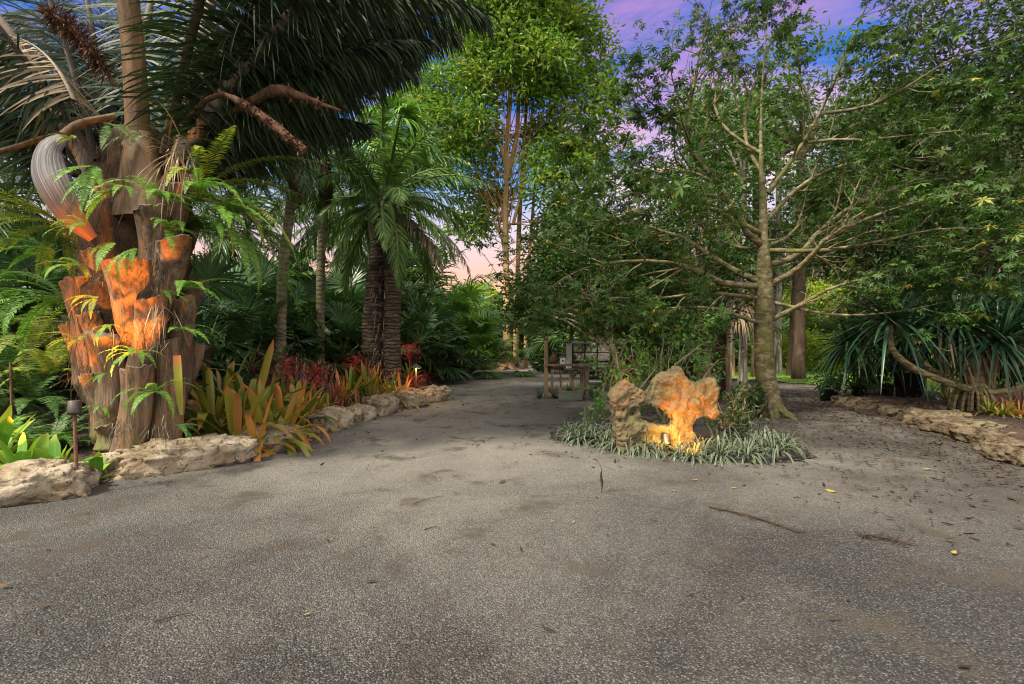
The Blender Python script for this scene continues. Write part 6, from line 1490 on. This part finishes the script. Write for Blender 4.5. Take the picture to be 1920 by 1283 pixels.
# far woodland that reads as one mass
mb = MB(); bl_ = [(np.array([x, U(58, 72) + abs(x) * .1, U(2, 6)]), np.array([4, 3, 3.5])) for x in np.linspace(-75, 90, 46)]
crown(mb, bl_, 2600, 18, .7, .36, 1.5, .4)
tag(mb.build('far_wood', M['tree_dark'], origin=(0, 60, 0)), 'dark mass of far woodland behind everything', 'woodland', kind='stuff')

# ------------------------------------------------------------------ litter
def scatter(n, f):
    out = []
    while sum(len(o) for o in out) < n:
        p = np.stack([U(-7, 11, 4000), U(2.0, 24, 4000)], 1); k = f(p) > rng.random(len(p)); out.append(p[k])
    return np.concatenate(out)[:n]
def dens(p):
    x, y = p[:, 0], p[:, 1]; sd = poly_sd(p, GRAVEL); isl = poly_sd(p, ISL)
    d = .006 + .95 * np.exp(-((-sd) / .38) ** 2) * (sd < .4) + .55 * np.clip((x - 2.2) / 2.5, 0, 1) * np.clip((y - 3.) / 3, 0, 1) * (y < 16) + .25 * np.exp(-(isl / .5) ** 2) + .035 * (y > 6)
    cl = .5 + .5 * np.sin(x * 2.3 + 1.7 * np.sin(y * 1.9)) * np.sin(y * 2.1 + x)
    return np.where((sd < .3) & (isl > -.02), d * (.35 + 1.1 * cl), 0)
def litter_mb(n, p, L0, L1, z=.014):
    mb = MB(); a = U(0, 6.283, n); P3 = np.column_stack([p, np.full(n, z) + U(0, .012, n)])
    blades(mb, P3, np.column_stack([np.cos(a), np.sin(a), U(-.05, .30, n)]), U(L0, L1, n), U(.012, .03, n), U(-.2, .25, n), 3, prof=lambda t: np.array([.2, 1., .8, .1])[:len(t)], side=np.column_stack([-np.sin(a), np.cos(a), rng.normal(0, .5, n)]), fold=.4)
    return mb
p = scatter(10000, dens); tag(litter_mb(len(p), p, .03, .10).build('leaf_litter', M['litter'], origin=(0, 0, 0)), 'dark dead leaf litter scattered over the gravel', 'leaf litter', kind='stuff')
def dens2(p):
    sd = poly_sd(p, GRAVEL); return ((sd > .15) & (sd < 2.5) & (p[:, 1] < 14)) * .9
p = scatter(3000, dens2); mb = litter_mb(len(p), p, .03, .12, 0.); mb.v[0][:, 2] += np.repeat(ground_z(p[:, 0], p[:, 1]) + .012, len(mb.v[0]) // len(p))
tag(mb.build('bed_litter', M['litter'], origin=(0, 0, 0)), 'dry brown leaf litter on the mulch of the beds', 'leaf litter', kind='stuff')
LFG = 'fallen coloured leaves on the gravel'
for (px, py, L, var, lab, m_) in ((1270, 922, .07, .2, 'yellow fallen leaf right of the dead sprig', 'litter_warm'), (1308, 900, .09, 1., 'orange fallen leaf below the pierced stone', 'litter_warm'), (1380, 915, .07, .4, 'yellowish fallen leaf right of the orange one', 'litter_warm'), (1548, 918, .11, .35, 'long yellow fallen leaf on the right of the drive', 'litter_warm'),
                               (1748, 880, .11, .45, 'pale yellow fallen leaf by the right rocks', 'litter_warm'), (1075, 981, .05, .4, 'small yellow fallen leaf in the middle of the drive', 'litter_warm'), (1038, 978, .04, .9, 'tiny reddish fallen leaf in the middle of the drive', 'litter_warm'), (1785, 1038, .07, .4, 'yellow fallen leaf at the lower right', 'litter_warm'),
                               (935, 905, .11, .9, 'large brown fallen leaf left of the dead sprig', 'litter'), (1820, 1250, .07, .1, 'dark fallen leaf at the bottom right', 'litter'), (1303, 1118, .05, .3, 'round dark fallen leaf right of centre', 'litter'), (582, 1150, .04, .6, 'tiny yellowish fallen leaf at the lower left', 'litter_warm'), (920, 1020, .05, .4, 'small brown fallen leaf near the centre', 'litter'), (1118, 932, .05, .2, 'dark fallen leaf below the dead sprig', 'litter')):
    p = G(px, py, .012); mb = MB(); a = U(0, 6.28)
    blades(mb, p[None] + [0, 0, .006], np.array([[math.cos(a), math.sin(a), .12]]), L, L * .42, .1, 4, prof=lambda t: np.array([.15, .9, 1., .7, .05])[:len(t)], side=np.array([[-math.sin(a), math.cos(a), .25]]), fold=.4, var=var)
    tag(mb.build('fallen_leaf', M[m_]), lab, 'leaf', LFG)
TWG = 'fallen twigs on the gravel'
for (x0, y0, x1, y1, r, lab) in ((775, 944, 832, 930, .004, 'thin brown twig lying left of the centre'), (795, 993, 825, 992, .004, 'short twig near the dark patch left of the centre'), (1330, 950, 1490, 995, .007, 'long dark fallen frond rib on the right of the drive'), (1610, 1003, 1700, 1018, .006, 'dark fallen frond piece at the right of the drive'), (290, 1165, 370, 1158, .004, 'thin twig at the lower left of the drive')):
    a, b = G(x0, y0, .012), G(x1, y1, .012); mb = MB(); q = spline([a, (a + b) / 2 + [.02, .06, 0], b], 10); tube(mb, q, np.linspace(r, r * .5, 10), 5, 0)
    if r > .005:
        n = 60; i = rng.integers(0, 10, n); blades(mb, q[i], rng.normal(0, 1, (n, 3)) * [1, 1, .12] + (b - a) * .8, U(.04, .16, n), .010, .0, 3)
    tag(mb.build('fallen_twig', M['litter']), lab, 'twig', TWG)
